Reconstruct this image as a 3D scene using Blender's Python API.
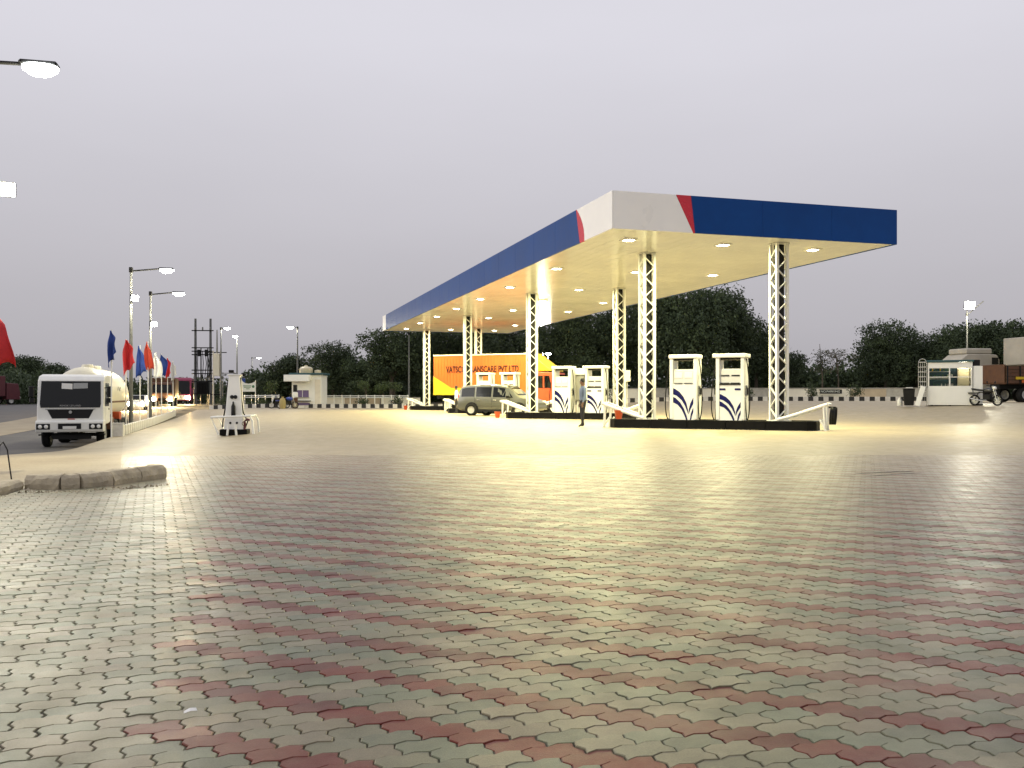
import bpy, bmesh, math, random
from mathutils import Vector, Matrix
R = math.radians
PI = math.pi
random.seed(11)
scene = bpy.context.scene
for o in list(bpy.data.objects):
    bpy.data.objects.remove(o)
col = scene.collection

# ------------------------------------------------------------------ camera, sky, sun, exposure
FPX, EYE = 910.0, 1.12
cd = bpy.data.cameras.new('camera')
cam = bpy.data.objects.new('camera', cd)
col.objects.link(cam)
cam.location = (0, 0, EYE)
cam.rotation_euler = (R(90), 0, 0)
cd.sensor_width = 36
cd.lens = 36 * FPX / 1024
cd.shift_y = 11 / 1024
cd.clip_start = .05
cd.clip_end = 6000
scene.camera = cam

SUN_EL, SUN_AZ = R(20), R(256)
world = bpy.data.worlds.new('World')
scene.world = world
world.use_nodes = True
wn, wl = world.node_tree.nodes, world.node_tree.links
wn.clear()
wo = wn.new('ShaderNodeOutputWorld')
bg = wn.new('ShaderNodeBackground')
sky = wn.new('ShaderNodeTexSky')
sky.sky_type = 'NISHITA'
sky.sun_disc = False
sky.sun_elevation = SUN_EL
sky.sun_rotation = SUN_AZ
sky.air_density = 1.0
sky.dust_density = 6.0
hsv = wn.new('ShaderNodeHueSaturation')
hsv.inputs['Saturation'].default_value = .25
wl.new(sky.outputs[0], hsv.inputs['Color'])
dim = wn.new('ShaderNodeVectorMath'); dim.operation = 'SCALE'
dim.inputs['Scale'].default_value = .07
wl.new(hsv.outputs[0], dim.inputs[0])
tc = wn.new('ShaderNodeTexCoord')
sp = wn.new('ShaderNodeSeparateXYZ')
wl.new(tc.outputs['Generated'], sp.inputs[0])
rmp = wn.new('ShaderNodeValToRGB')
e = rmp.color_ramp.elements
e[0].position = 0.0; e[0].color = (.475, .455, .485, 1)
e[1].position = .55; e[1].color = (.85, .84, .92, 1)
k = e.new(.12); k.color = (.575, .555, .595, 1)
k = e.new(.36); k.color = (.795, .78, .85, 1)
wl.new(sp.outputs['Z'], rmp.inputs[0])
cn = wn.new('ShaderNodeTexNoise'); cn.inputs['Scale'].default_value = 2.2; cn.inputs['Detail'].default_value = 4
mpv = wn.new('ShaderNodeMapping'); mpv.inputs['Scale'].default_value = (1, 1, 3.5)
wl.new(tc.outputs['Generated'], mpv.inputs[0]); wl.new(mpv.outputs[0], cn.inputs['Vector'])
mr = wn.new('ShaderNodeMapRange'); mr.inputs['To Min'].default_value = .93; mr.inputs['To Max'].default_value = 1.06
wl.new(cn.outputs['Fac'], mr.inputs[0])
cl = wn.new('ShaderNodeVectorMath'); cl.operation = 'SCALE'
wl.new(rmp.outputs[0], cl.inputs[0]); wl.new(mr.outputs[0], cl.inputs['Scale'])
mx = wn.new('ShaderNodeMixRGB'); mx.inputs[0].default_value = .12
wl.new(cl.outputs[0], mx.inputs[1]); wl.new(dim.outputs[0], mx.inputs[2])
wl.new(mx.outputs[0], bg.inputs['Color'])
bg.inputs['Strength'].default_value = 1.0
wl.new(bg.outputs[0], wo.inputs[0])

sd = bpy.data.lights.new('sun', 'SUN')
sd.energy = .9
sd.angle = R(35)
sd.color = (1, .95, .9)
sun = bpy.data.objects.new('sun', sd)
col.objects.link(sun)
sdir = Vector((math.cos(SUN_EL) * math.sin(SUN_AZ), math.cos(SUN_EL) * math.cos(SUN_AZ), math.sin(SUN_EL)))
sun.rotation_euler = sdir.to_track_quat('Z', 'Y').to_euler()
sun.location = (-20, -40, 60)

vs = scene.view_settings
vs.view_transform = 'Standard'
vs.look = 'None'
vs.exposure = 0
vs.gamma = 1
vs.use_curve_mapping = False
cy = scene.cycles
cy.use_denoising = True
cy.max_bounces = 6
cy.diffuse_bounces = 3
cy.glossy_bounces = 3
cy.transmission_bounces = 4
cy.transparent_max_bounces = 6
cy.sample_clamp_indirect = 4
cy.caustics_reflective = False
cy.caustics_refractive = False

# ------------------------------------------------------------------ materials
MT = {}
def M(name, c, rough=.6, metal=0, var=.12, scale=3.0, bump=0, bscale=40, emis=None, strength=0, spec=.5, coat=0, alpha=1, objrand=0):
    m = bpy.data.materials.new(name)
    m.use_nodes = True
    n, l = m.node_tree.nodes, m.node_tree.links
    b = n['Principled BSDF']
    b.inputs['Roughness'].default_value = rough
    b.inputs['Metallic'].default_value = metal
    b.inputs['Specular IOR Level'].default_value = spec
    b.inputs['Coat Weight'].default_value = coat
    if var > 0:
        t = n.new('ShaderNodeTexCoord')
        x = n.new('ShaderNodeTexNoise')
        x.inputs['Scale'].default_value = scale
        x.inputs['Detail'].default_value = 5
        x.inputs['Roughness'].default_value = .65
        l.new(t.outputs['Object'], x.inputs['Vector'])
        r = n.new('ShaderNodeMapRange')
        r.inputs['From Min'].default_value = .25
        r.inputs['From Max'].default_value = .75
        r.inputs['To Min'].default_value = 1 - var
        r.inputs['To Max'].default_value = 1 + var * .6
        l.new(x.outputs['Fac'], r.inputs[0])
        src = r.outputs[0]
        if objrand:
            oi = n.new('ShaderNodeObjectInfo')
            rr = n.new('ShaderNodeMapRange')
            rr.inputs['To Min'].default_value = 1 - objrand
            rr.inputs['To Max'].default_value = 1 + objrand
            l.new(oi.outputs['Random'], rr.inputs[0])
            mu = n.new('ShaderNodeMath'); mu.operation = 'MULTIPLY'
            l.new(src, mu.inputs[0]); l.new(rr.outputs[0], mu.inputs[1])
            src = mu.outputs[0]
        s = n.new('ShaderNodeVectorMath'); s.operation = 'SCALE'
        s.inputs[0].default_value = c[:3]
        l.new(src, s.inputs['Scale'])
        l.new(s.outputs[0], b.inputs['Base Color'])
        q = n.new('ShaderNodeMapRange')
        q.inputs['To Min'].default_value = max(.03, rough - .1)
        q.inputs['To Max'].default_value = min(1, rough + .1)
        l.new(x.outputs['Fac'], q.inputs[0])
        l.new(q.outputs[0], b.inputs['Roughness'])
        if bump:
            y = n.new('ShaderNodeTexNoise'); y.inputs['Scale'].default_value = bscale; y.inputs['Detail'].default_value = 4
            l.new(t.outputs['Object'], y.inputs['Vector'])
            bp = n.new('ShaderNodeBump'); bp.inputs['Strength'].default_value = bump; bp.inputs['Distance'].default_value = .02
            l.new(y.outputs['Fac'], bp.inputs['Height'])
            l.new(bp.outputs[0], b.inputs['Normal'])
    else:
        b.inputs['Base Color'].default_value = (*c[:3], 1)
    if emis:
        b.inputs['Emission Color'].default_value = (*emis, 1)
        b.inputs['Emission Strength'].default_value = strength
    MT[name] = m
    return m

M('white_paint', (.78, .78, .74), .4, var=.08, scale=2)
M('white_panel', (.80, .80, .77), .35, var=.06, scale=1.5)
M('cream_wall', (.70, .66, .56), .75, var=.15, scale=1.2, bump=.2)
M('grey_concrete', (.36, .34, .30), .85, var=.25, scale=3, bump=.5)
M('pale_concrete', (.42, .36, .255), .9, var=.4, scale=4, bump=.7, bscale=25)
M('black_paint', (.004, .004, .004), .55, var=.4, scale=6, spec=.12)
M('white_kerb', (.62, .60, .56), .7, var=.25, scale=4)
M('black_kerb', (.02, .02, .02), .6, var=.4, scale=4)
M('dark_glass', (.004, .005, .005), .07, var=0, spec=.3)
M('dark_plastic', (.008, .008, .009), .45, var=.2, spec=.25)
M('rubber', (.01, .01, .01), .75, var=.3, scale=8, spec=.2)
M('steel', (.45, .45, .44), .35, metal=.9, var=.15)
M('pole_metal', (.12, .123, .12), .6, metal=0, var=.15, spec=.2)
M('dark_metal', (.01, .01, .01), .6, metal=0, var=.2, spec=.2)
M('rim_silver', (.5, .5, .48), .4, var=.1)
M('fascia_blue', (.003, .05, .225), .38, var=.18, scale=.6, spec=.15)
M('fascia_red', (.55, .012, .03), .25, var=.05)
M('fascia_white', (.88, .87, .85), .3, var=.05, scale=.7)
M('emblem_blue', (.004, .005, .075), .4, var=.05, spec=.2)
M('display_grey', (.30, .31, .31), .3, var=.1)
M('pump_panel', (.66, .66, .64), .35, var=.05)
M('orange_paint', (.52, .115, .008), .5, var=.18, scale=1.2)
M('yellow_paint', (.58, .40, .006), .5, var=.12, scale=1.5)
M('orange_red', (.45, .06, .012), .4, var=.15)
M('letter_dark', (.03, .012, .01), .6, var=0, spec=.2)
M('letter_grey', (.20, .20, .18), .5, var=0)
M('olive_car', (.085, .086, .068), .3, metal=.15, var=0, coat=.5)
M('chrome', (.7, .7, .68), .15, metal=1, var=0)
M('lamp_lens', (.75, .75, .72), .1, var=0)
M('red_lens', (.4, .01, .01), .15, var=0)
M('truck_white', (.72, .72, .69), .32, var=.1, scale=1.4, coat=.2)
M('tank_cream', (.70, .66, .52), .35, var=.12, scale=1)
M('maroon', (.09, .015, .022), .5, var=.2)
M('magenta_bus', (.30, .03, .09), .35, var=.2)
M('brown_truck', (.10, .04, .015), .6, var=.4, scale=2.5)
M('cargo_white', (.42, .39, .32), .7, var=.2, scale=.8)
M('bark', (.07, .055, .04), .9, var=.4, scale=5, bump=.6, bscale=12)
M('skin', (.16, .085, .055), .55, var=.08)
M('hair', (.012, .01, .009), .6, var=0)
M('shirt_blue', (.13, .17, .26), .8, var=.15, scale=9)
M('shirt_pale', (.42, .50, .62), .8, var=.12, scale=9)
M('trousers', (.015, .015, .02), .85, var=.3, scale=9)
M('shoe', (.02, .017, .015), .5, var=0)
M('flag_blue', (.01, .04, .22), .75, var=.15, scale=5)
M('flag_red', (.55, .02, .025), .75, var=.15, scale=5)
M('flag_orange', (.65, .07, .03), .75, var=.15, scale=5)
M('flag_white', (.65, .64, .60), .75, var=.1, scale=5)
M('tan_wall', (.42, .34, .24), .8, var=.25, scale=.7)
M('green_sign', (.05, .16, .07), .6, var=0)
M('sign_white', (.68, .70, .64), .5, var=.08)
M('bucket_red', (.55, .08, .02), .45, var=.15)
M('sand', (.42, .34, .22), .95, var=.2, scale=10)
M('tank_plastic', (.55, .50, .36), .5, var=.15)
M('soil', (.12, .085, .05), .95, var=.35, scale=2, bump=.6, bscale=9)
M('paper_litter', (.75, .74, .70), .8, var=0)
M('purple_panel', (.14, .10, .22), .5, var=.1)
M('kiosk_teal', (.02, .07, .08), .5, var=.15)
M('leaf_green', (.05, .12, .025), .7, var=.2)
M('moto_black', (.012, .012, .014), .3, var=0, coat=.4)
M('moto_blue', (.02, .05, .3), .35, var=0)
M('sack', (.35, .28, .12), .85, var=.2)
for nm, cc, st in (('lamp_white', (1, .97, .88), 60), ('lamp_cool', (.95, 1, .97), 60), ('downlight', (1, .95, .72), 45), ('headlamp', (1, .84, .5), 500)):
    M(nm, (.9, .9, .9), .4, var=0, emis=cc, strength=st)

def leaf_mat(name, c, tr):
    m = M(name, c, .65, var=.45, scale=.35, objrand=.18)
    n, l = m.node_tree.nodes, m.node_tree.links
    b = n['Principled BSDF']
    t = n.new('ShaderNodeBsdfTranslucent')
    t.inputs[0].default_value = (*[x * 1.2 for x in c], 1)
    mxs = n.new('ShaderNodeMixShader'); mxs.inputs[0].default_value = tr
    l.new(b.outputs[0], mxs.inputs[1]); l.new(t.outputs[0], mxs.inputs[2])
    l.new(mxs.outputs[0], n['Material Output'].inputs[0])
    b.inputs['Specular IOR Level'].default_value = .25
    return m
leaf_mat('leaf_dark', (.044, .064, .031), .12)
leaf_mat('leaf_mid', (.07, .096, .042), .15)
leaf_mat('leaf_light', (.075, .11, .032), .2)
leaf_mat('leaf_dry', (.11, .10, .07), .15)

# paving: lattice of the zigzag blocks, shared by the real blocks and by the sheet that takes over far away
PL, PW, PA = .180, .097, R(21.5)
E1 = Vector((math.cos(PA), math.sin(PA), 0)); E2 = Vector((-math.sin(PA), math.cos(PA), 0))

def paver_mat(name, c, rough):
    m = bpy.data.materials.new(name); m.use_nodes = True
    n, l = m.node_tree.nodes, m.node_tree.links
    b = n['Principled BSDF']
    g = n.new('ShaderNodeNewGeometry')
    def noise(s, d=5, ro=.6):
        x = n.new('ShaderNodeTexNoise'); x.inputs['Scale'].default_value = s; x.inputs['Detail'].default_value = d
        x.inputs['Roughness'].default_value = ro
        l.new(g.outputs['Position'], x.inputs['Vector']); return x.outputs['Fac']
    def rng(src, a, bb, lo, hi):
        r = n.new('ShaderNodeMapRange'); r.inputs['From Min'].default_value = a; r.inputs['From Max'].default_value = bb
        r.inputs['To Min'].default_value = lo; r.inputs['To Max'].default_value = hi
        l.new(src, r.inputs[0]); return r.outputs[0]
    big = rng(noise(.55), .3, .7, .78, 1.15)
    mid = rng(noise(7), .3, .7, .84, 1.1)
    fine = rng(noise(160, 3, .7), .3, .7, .82, 1.15)
    a = n.new('ShaderNodeMath'); a.operation = 'MULTIPLY'; l.new(big, a.inputs[0]); l.new(mid, a.inputs[1])
    a2 = n.new('ShaderNodeMath'); a2.operation = 'MULTIPLY'; l.new(a.outputs[0], a2.inputs[0]); l.new(fine, a2.inputs[1])
    oil = rng(noise(1.7, 4, .6), .60, .70, 1, .72)
    a3 = n.new('ShaderNodeMath'); a3.operation = 'MULTIPLY'; l.new(a2.outputs[0], a3.inputs[0]); l.new(oil, a3.inputs[1]); a2 = a3
    s = n.new('ShaderNodeVectorMath'); s.operation = 'SCALE'; s.inputs[0].default_value = c; l.new(a2.outputs[0], s.inputs['Scale'])
    # patchy blown dust; with distance its paleness also stands in for canopy light spill
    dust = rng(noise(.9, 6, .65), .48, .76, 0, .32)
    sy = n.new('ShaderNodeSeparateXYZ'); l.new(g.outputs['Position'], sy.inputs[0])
    dust_lightwash = rng(sy.outputs['Y'], 7, 17, 0, .6)
    ds = n.new('ShaderNodeMath'); ds.operation = 'ADD'; ds.use_clamp = True; l.new(dust, ds.inputs[0]); l.new(dust_lightwash, ds.inputs[1])
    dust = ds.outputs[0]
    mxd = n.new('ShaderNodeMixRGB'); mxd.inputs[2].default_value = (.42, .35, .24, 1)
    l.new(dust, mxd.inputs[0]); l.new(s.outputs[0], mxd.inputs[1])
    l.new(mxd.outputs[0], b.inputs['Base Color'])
    l.new(rng(noise(3.1, 4), .3, .7, rough - .07, rough + .12), b.inputs['Roughness'])
    b.inputs['Specular IOR Level'].default_value = .17
    bp = n.new('ShaderNodeBump'); bp.inputs['Strength'].default_value = .35; bp.inputs['Distance'].default_value = .003
    l.new(noise(220, 3, .7), bp.inputs['Height']); l.new(bp.outputs[0], b.inputs['Normal'])
    MT[name] = m
    return m
GREYS = [(.182, .173, .112), (.142, .148, .098), (.214, .194, .125), (.16, .172, .113), (.195, .168, .112)]
REDS = [(.145, .036, .028), (.124, .036, .028), (.162, .043, .032)]
for i_, c_ in enumerate(GREYS): paver_mat('paver_grey_%d' % i_, c_, .36)
for i_, c_ in enumerate(REDS): paver_mat('paver_red_%d' % i_, c_, .38)
PAVE = ['paver_grey_%d' % i for i in range(5)] + ['paver_red_%d' % i for i in range(3)]

def yard_mat():
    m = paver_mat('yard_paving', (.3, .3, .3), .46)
    n, l = m.node_tree.nodes, m.node_tree.links
    g = [x for x in n if x.bl_idname == 'ShaderNodeNewGeometry'][0]
    def mth(op, a, b=None):
        x = n.new('ShaderNodeMath'); x.operation = op
        for i, q in enumerate((a, b)):
            if q is None: continue
            if isinstance(q, (int, float)): x.inputs[i].default_value = q
            else: l.new(q, x.inputs[i])
        return x.outputs[0]
    def dot(v):
        x = n.new('ShaderNodeVectorMath'); x.operation = 'DOT_PRODUCT'; x.inputs[1].default_value = v
        l.new(g.outputs['Position'], x.inputs[0]); return x.outputs['Value']
    p = mth('DIVIDE', dot(E1), PL); q = mth('DIVIDE', dot(E2), PW)
    i = mth('FLOOR', mth('ADD', q, .5)); j = mth('FLOOR', mth('ADD', mth('SUBTRACT', p, mth('MULTIPLY', i, .5)), .5))
    red = mth('MULTIPLY', mth('GREATER_THAN', mth('FLOORED_MODULO', mth('ADD', i, j), 3), 1.5), .6)
    cmb = n.new('ShaderNodeCombineXYZ'); l.new(i, cmb.inputs[0]); l.new(j, cmb.inputs[1])
    wnz = n.new('ShaderNodeTexWhiteNoise'); l.new(cmb.outputs[0], wnz.inputs['Vector'])
    mxc = n.new('ShaderNodeMixRGB'); mxc.inputs[1].default_value = (.30, .275, .18, 1); mxc.inputs[2].default_value = (.20, .11, .072, 1)
    l.new(red, mxc.inputs[0])
    tone = n.new('ShaderNodeMapRange'); tone.inputs['To Min'].default_value = .86; tone.inputs['To Max'].default_value = 1.14
    l.new(wnz.outputs['Value'], tone.inputs[0])
    # joints
    qf = mth('ABSOLUTE', mth('SUBTRACT', mth('FRACT', mth('ADD', q, .5)), .5))
    jo = mth('SUBTRACT', 1, mth('MULTIPLY', mth('GREATER_THAN', qf, .47), .45))
    tj = mth('MULTIPLY', tone.outputs[0], jo)
    sc_ = n.new('ShaderNodeVectorMath'); sc_.operation = 'SCALE'; l.new(mxc.outputs[0], sc_.inputs[0]); l.new(tj, sc_.inputs['Scale'])
    base = [x for x in n if x.bl_idname == 'ShaderNodeVectorMath' and x.operation == 'SCALE' and x.inputs['Scale'].is_linked and not x.inputs[0].is_linked][0]
    base_in = base
    l.new(sc_.outputs[0], base_in.inputs[0])
yard_mat()

def ground_mat(name, c1, c2, sc, rough, bump=.5, fine=30):
    m = bpy.data.materials.new(name); m.use_nodes = True
    n, l = m.node_tree.nodes, m.node_tree.links
    b = n['Principled BSDF']; b.inputs['Roughness'].default_value = rough
    g = n.new('ShaderNodeNewGeometry')
    x = n.new('ShaderNodeTexNoise'); x.inputs['Scale'].default_value = sc; x.inputs['Detail'].default_value = 8; x.inputs['Roughness'].default_value = .65
    y = n.new('ShaderNodeTexNoise'); y.inputs['Scale'].default_value = fine; y.inputs['Detail'].default_value = 4
    l.new(g.outputs['Position'], x.inputs['Vector']); l.new(g.outputs['Position'], y.inputs['Vector'])
    r = n.new('ShaderNodeMapRange'); r.inputs['From Min'].default_value = .36; r.inputs['From Max'].default_value = .64
    l.new(x.outputs['Fac'], r.inputs[0])
    mxx = n.new('ShaderNodeMixRGB'); mxx.inputs[1].default_value = (*c1, 1); mxx.inputs[2].default_value = (*c2, 1)
    l.new(r.outputs[0], mxx.inputs[0])
    f = n.new('ShaderNodeMapRange'); f.inputs['To Min'].default_value = .7; f.inputs['To Max'].default_value = 1.3
    l.new(y.outputs['Fac'], f.inputs[0])
    s = n.new('ShaderNodeVectorMath'); s.operation = 'SCALE'
    l.new(mxx.outputs[0], s.inputs[0]); l.new(f.outputs[0], s.inputs['Scale']); l.new(s.outputs[0], b.inputs['Base Color'])
    bp = n.new('ShaderNodeBump'); bp.inputs['Strength'].default_value = bump; bp.inputs['Distance'].default_value = .02
    l.new(y.outputs['Fac'], bp.inputs['Height']); l.new(bp.outputs[0], b.inputs['Normal'])
    MT[name] = m
ground_mat('terrain_soil', (.10, .095, .055), (.19, .15, .095), .15, .95)
ground_mat('asphalt', (.075, .073, .07), (.11, .105, .095), .5, .75, .4, 60)
ground_mat('dusty_verge', (.28, .225, .14), (.37, .31, .20), .6, .5, .3, 20)
MT['dusty_verge'].node_tree.nodes['Principled BSDF'].inputs['Specular IOR Level'].default_value = .17
ground_mat('joint_sand', (.06, .055, .04), (.14, .12, .08), 3, .95, .5, 90)
ground_mat('planting_soil', (.05, .06, .025), (.13, .11, .06), .8, .95, .8, 8)

# ------------------------------------------------------------------ mesh helpers
class MB:
    def __init__(s): s.v = []; s.f = []; s.m = []
    def add(s, vs_, fs, mi=0):
        o = len(s.v); s.v += [tuple(v) for v in vs_]
        for f in fs: s.f.append([i + o for i in f]); s.m.append(mi)
        return s
    def box(s, c, d, mi=0, rz=0, rot=None):
        hx, hy, hz = d[0] / 2, d[1] / 2, d[2] / 2
        m = rot if rot is not None else Matrix.Rotation(rz, 3, 'Z')
        c = Vector(c)
        p = [c + m @ Vector((x * hx, y * hy, z * hz)) for z in (-1, 1) for x, y in ((-1, -1), (1, -1), (1, 1), (-1, 1))]
        return s.add(p, [(3, 2, 1, 0), (4, 5, 6, 7), (0, 1, 5, 4), (1, 2, 6, 5), (2, 3, 7, 6), (3, 0, 4, 7)], mi)
    def bar(s, a, b, w, t=None, mi=0, up=(0, 0, 1)):
        a, b = Vector(a), Vector(b); t = t or w
        d = (b - a); L = d.length; d.normalize()
        u = Vector(up)
        if abs(d.dot(u)) > .98: u = Vector((1, 0, 0))
        y = u.cross(d).normalized(); z = d.cross(y)
        return s.box((a + b) / 2, (L, w, t), mi, rot=Matrix((d, y, z)).transposed())
    def prism(s, poly, plane, d0, d1, mi=0):
        def P(a, b, d):
            return {'xz': (a, d, b), 'xy': (a, b, d), 'yz': (d, a, b)}[plane]
        n = len(poly)
        pv = [P(a, b, d0) for a, b in poly] + [P(a, b, d1) for a, b in poly]
        fs = [list(range(n)), list(range(2 * n - 1, n - 1, -1))]
        for i in range(n):
            j = (i + 1) % n
            fs.append([j, i, i + n, j + n])
        return s.add(pv, fs, mi)
    def tube(s, pts, r, n=8, mi=0, cap=True):
        pts = [Vector(p) for p in pts]
        rs = r if isinstance(r, (list, tuple)) else [r] * len(pts)
        o = len(s.v); ref = None
        for i, p in enumerate(pts):
            d = (pts[min(i + 1, len(pts) - 1)] - pts[max(i - 1, 0)]).normalized()
            if ref is None:
                ref = Vector((0, 0, 1)) if abs(d.z) < .9 else Vector((1, 0, 0))
            x = (ref - d * ref.dot(d)).normalized(); y = d.cross(x); ref = x
            for k in range(n):
                a = 2 * PI * k / n
                s.v.append(tuple(p + (x * math.cos(a) + y * math.sin(a)) * rs[i]))
        for i in range(len(pts) - 1):
            for k in range(n):
                k2 = (k + 1) % n
                s.f.append([o + i * n + k, o + i * n + k2, o + (i + 1) * n + k2, o + (i + 1) * n + k]); s.m.append(mi)
        if cap:
            s.f.append([o + k for k in range(n - 1, -1, -1)]); s.m.append(mi)
            q = o + (len(pts) - 1) * n
            s.f.append([q + k for k in range(n)]); s.m.append(mi)
        return s
    def lathe(s, prof, n=16, c=(0, 0, 0), axis='z', mi=0, sx=1, sy=1, cap=True):
        o = len(s.v); c = Vector(c)
        for r, h in prof:
            for k in range(n):
                a = 2 * PI * k / n; x, y = r * math.cos(a) * sx, r * math.sin(a) * sy
                s.v.append(tuple(c + Vector({'z': (x, y, h), 'x': (h, x, y), 'y': (y, h, x)}[axis])))
        for i in range(len(prof) - 1):
            for k in range(n):
                k2 = (k + 1) % n
                s.f.append([o + i * n + k, o + i * n + k2, o + (i + 1) * n + k2, o + (i + 1) * n + k]); s.m.append(mi)
        if cap and prof[0][0] > 1e-4: s.f.append([o + k for k in range(n - 1, -1, -1)]); s.m.append(mi)
        if cap and prof[-1][0] > 1e-4:
            q = o + (len(prof) - 1) * n; s.f.append([q + k for k in range(n)]); s.m.append(mi)
        return s
    def build(s, name, mats, parent=None, smooth=False, bevel=0, seg=1):
        me = bpy.data.meshes.new(name)
        me.from_pydata(s.v, [], s.f)
        mats = mats if isinstance(mats, (list, tuple)) else [mats]
        for q in mats: me.materials.append(MT[q])
        me.polygons.foreach_set('material_index', [min(i, len(mats) - 1) for i in s.m])
        if bevel or smooth:
            bm = bmesh.new(); bm.from_mesh(me)
            bmesh.ops.remove_doubles(bm, verts=bm.verts, dist=1e-5)
            bmesh.ops.recalc_face_normals(bm, faces=bm.faces)
            if bevel:
                ed = [x for x in bm.edges if len(x.link_faces) == 2 and x.calc_face_angle(0) > R(30)]
                bmesh.ops.bevel(bm, geom=ed, offset=bevel, segments=seg, profile=.5, affect='EDGES', clamp_overlap=True)
            bm.to_mesh(me); bm.free()
        if smooth:
            me.polygons.foreach_set('use_smooth', [True] * len(me.polygons))
            me.set_sharp_from_angle(angle=R(40))
        me.update()
        o = bpy.data.objects.new(name, me); col.objects.link(o)
        if parent is not None: o.parent = parent
        return o

def tag(o, label, cat=None, group=None, kind=None):
    o['label'] = label
    if cat: o['category'] = cat
    if group: o['group'] = group
    if kind: o['kind'] = kind
    return o
def thing(name, label, cat, loc=(0, 0, 0), rz=0, group=None):
    o = bpy.data.objects.new(name, None); col.objects.link(o)
    o.location = loc; o.rotation_euler = (0, 0, rz); o.empty_display_size = .2
    return tag(o, label, cat, group)
def copy_tree(o, parent=None, label=None):
    c = o.copy(); col.objects.link(c); c.parent = parent
    if label: c['label'] = label
    for ch in list(o.children): copy_tree(ch, c)
    return c
def link_copy(o, parent, loc=None, rot=None):
    c = o.copy(); col.objects.link(c); c.parent = parent
    if loc is not None: c.location = loc
    if rot is not None: c.rotation_euler = rot
    return c
def lamp(parent, loc, power, color, radius=.12, kind='POINT', size=.3, spot=None, rot=(0, 0, 0)):
    d = bpy.data.lights.new('bulb', kind); d.energy = power; d.color = color
    if kind == 'AREA': d.shape = 'DISK'; d.size = size
    else: d.shadow_soft_size = radius
    if kind == 'SPOT': d.spot_size = spot; d.spot_blend = .6
    o = bpy.data.objects.new('bulb', d); col.objects.link(o); o.parent = parent; o.location = loc; o.rotation_euler = rot
    return o
def text_obj(name, body, size, mat, parent, loc, rot, depth=.004, sx=1, bold=0):
    cu = bpy.data.curves.new(name, 'FONT'); cu.body = body; cu.size = size; cu.extrude = depth; cu.offset = bold; cu.align_x = 'CENTER'; cu.align_y = 'CENTER'
    t = bpy.data.objects.new(name + '_curve', cu); col.objects.link(t)
    dg = bpy.context.evaluated_depsgraph_get()
    me = bpy.data.meshes.new_from_object(t.evaluated_get(dg))
    bpy.data.objects.remove(t)
    me.materials.clear(); me.materials.append(MT[mat])
    o = bpy.data.objects.new(name, me); col.objects.link(o); o.parent = parent; o.location = loc; o.rotation_euler = rot; o.scale = (sx, 1, 1)
    return o

# ------------------------------------------------------------------ lie of the land
def ss(a, b, x):
    t = max(0., min(1., (x - a) / (b - a))); return t * t * (3 - 2 * t)
def Xb(y): return -16 - .2989 * (y - 37.4)          # left border of the yard
def zf(x, y):
    z = .65 * ss(7, 17, .5 * x + .25 * (y - 40)) * ss(-25, 0, x)
    d = Xb(y) - x
    g = ss(14, 28, y) * (1 - ss(45, 110, y))
    zl = -.45 * ss(-7, 0, d) if d <= 0 else -.45 - .35 * ss(0, .35, d)
    return z + zl * g
def PX(px, Y): return (px - 512) / FPX * Y
def G(px, Y, dz=0):
    x = PX(px, Y); return Vector((x, Y, zf(x, Y) - .016 + dz))
U = Vector((-.2864, .9581, 0)); V = Vector((.9581, .2864, 0))
RZU = math.atan2(U.y, U.x)
def Yk(x): return 81 - (x + 25) * 8 / 59.            # far kerb line

def grid_sheet(name, fn, ns, nt, mat, label, dz, cat='ground'):
    vs_ = []; fs = []
    for t in range(nt + 1):
        for s_ in range(ns + 1):
            x, y = fn(s_ / ns, t / nt); vs_.append((x, y, zf(x, y) + dz))
    w = ns + 1
    for t in range(nt):
        for s_ in range(ns): fs.append((t * w + s_, t * w + s_ + 1, (t + 1) * w + s_ + 1, (t + 1) * w + s_))
    me = bpy.data.meshes.new(name); me.from_pydata(vs_, [], fs); me.materials.append(MT[mat]); me.update()
    me.polygons.foreach_set('use_smooth', [True] * len(me.polygons))
    o = bpy.data.objects.new(name, me); col.objects.link(o)
    return tag(o, label, cat, kind='structure')

def lines(lo, hi, step, far_lo, far_hi):
    a = []; x = lo
    while x <= hi: a.append(x); x += step
    s_ = step * 2; x = hi + s_; b = []
    while x < far_hi: b.append(x); s_ *= 1.6; x += s_
    b.append(far_hi); s_ = step * 2; x = lo - s_; c = []
    while x > far_lo: c.append(x); s_ *= 1.6; x -= s_
    c.append(far_lo)
    return c[::-1] + a + b
gx = lines(-60, 60, 1.0, -2500, 2500); gy = lines(-20, 120, 1.0, -2500, 2500)
me = bpy.data.meshes.new('terrain')
me.from_pydata([(x, y, zf(x, y) - .06) for y in gy for x in gx], [],
               [(j * len(gx) + i, j * len(gx) + i + 1, (j + 1) * len(gx) + i + 1, (j + 1) * len(gx) + i) for j in range(len(gy) - 1) for i in range(len(gx) - 1)])
me.materials.append(MT['terrain_soil'])
terrain = bpy.data.objects.new('terrain', me); col.objects.link(terrain)
tag(terrain, 'flat dry earth reaching to the horizon around the filling station', 'ground', kind='structure')

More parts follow.
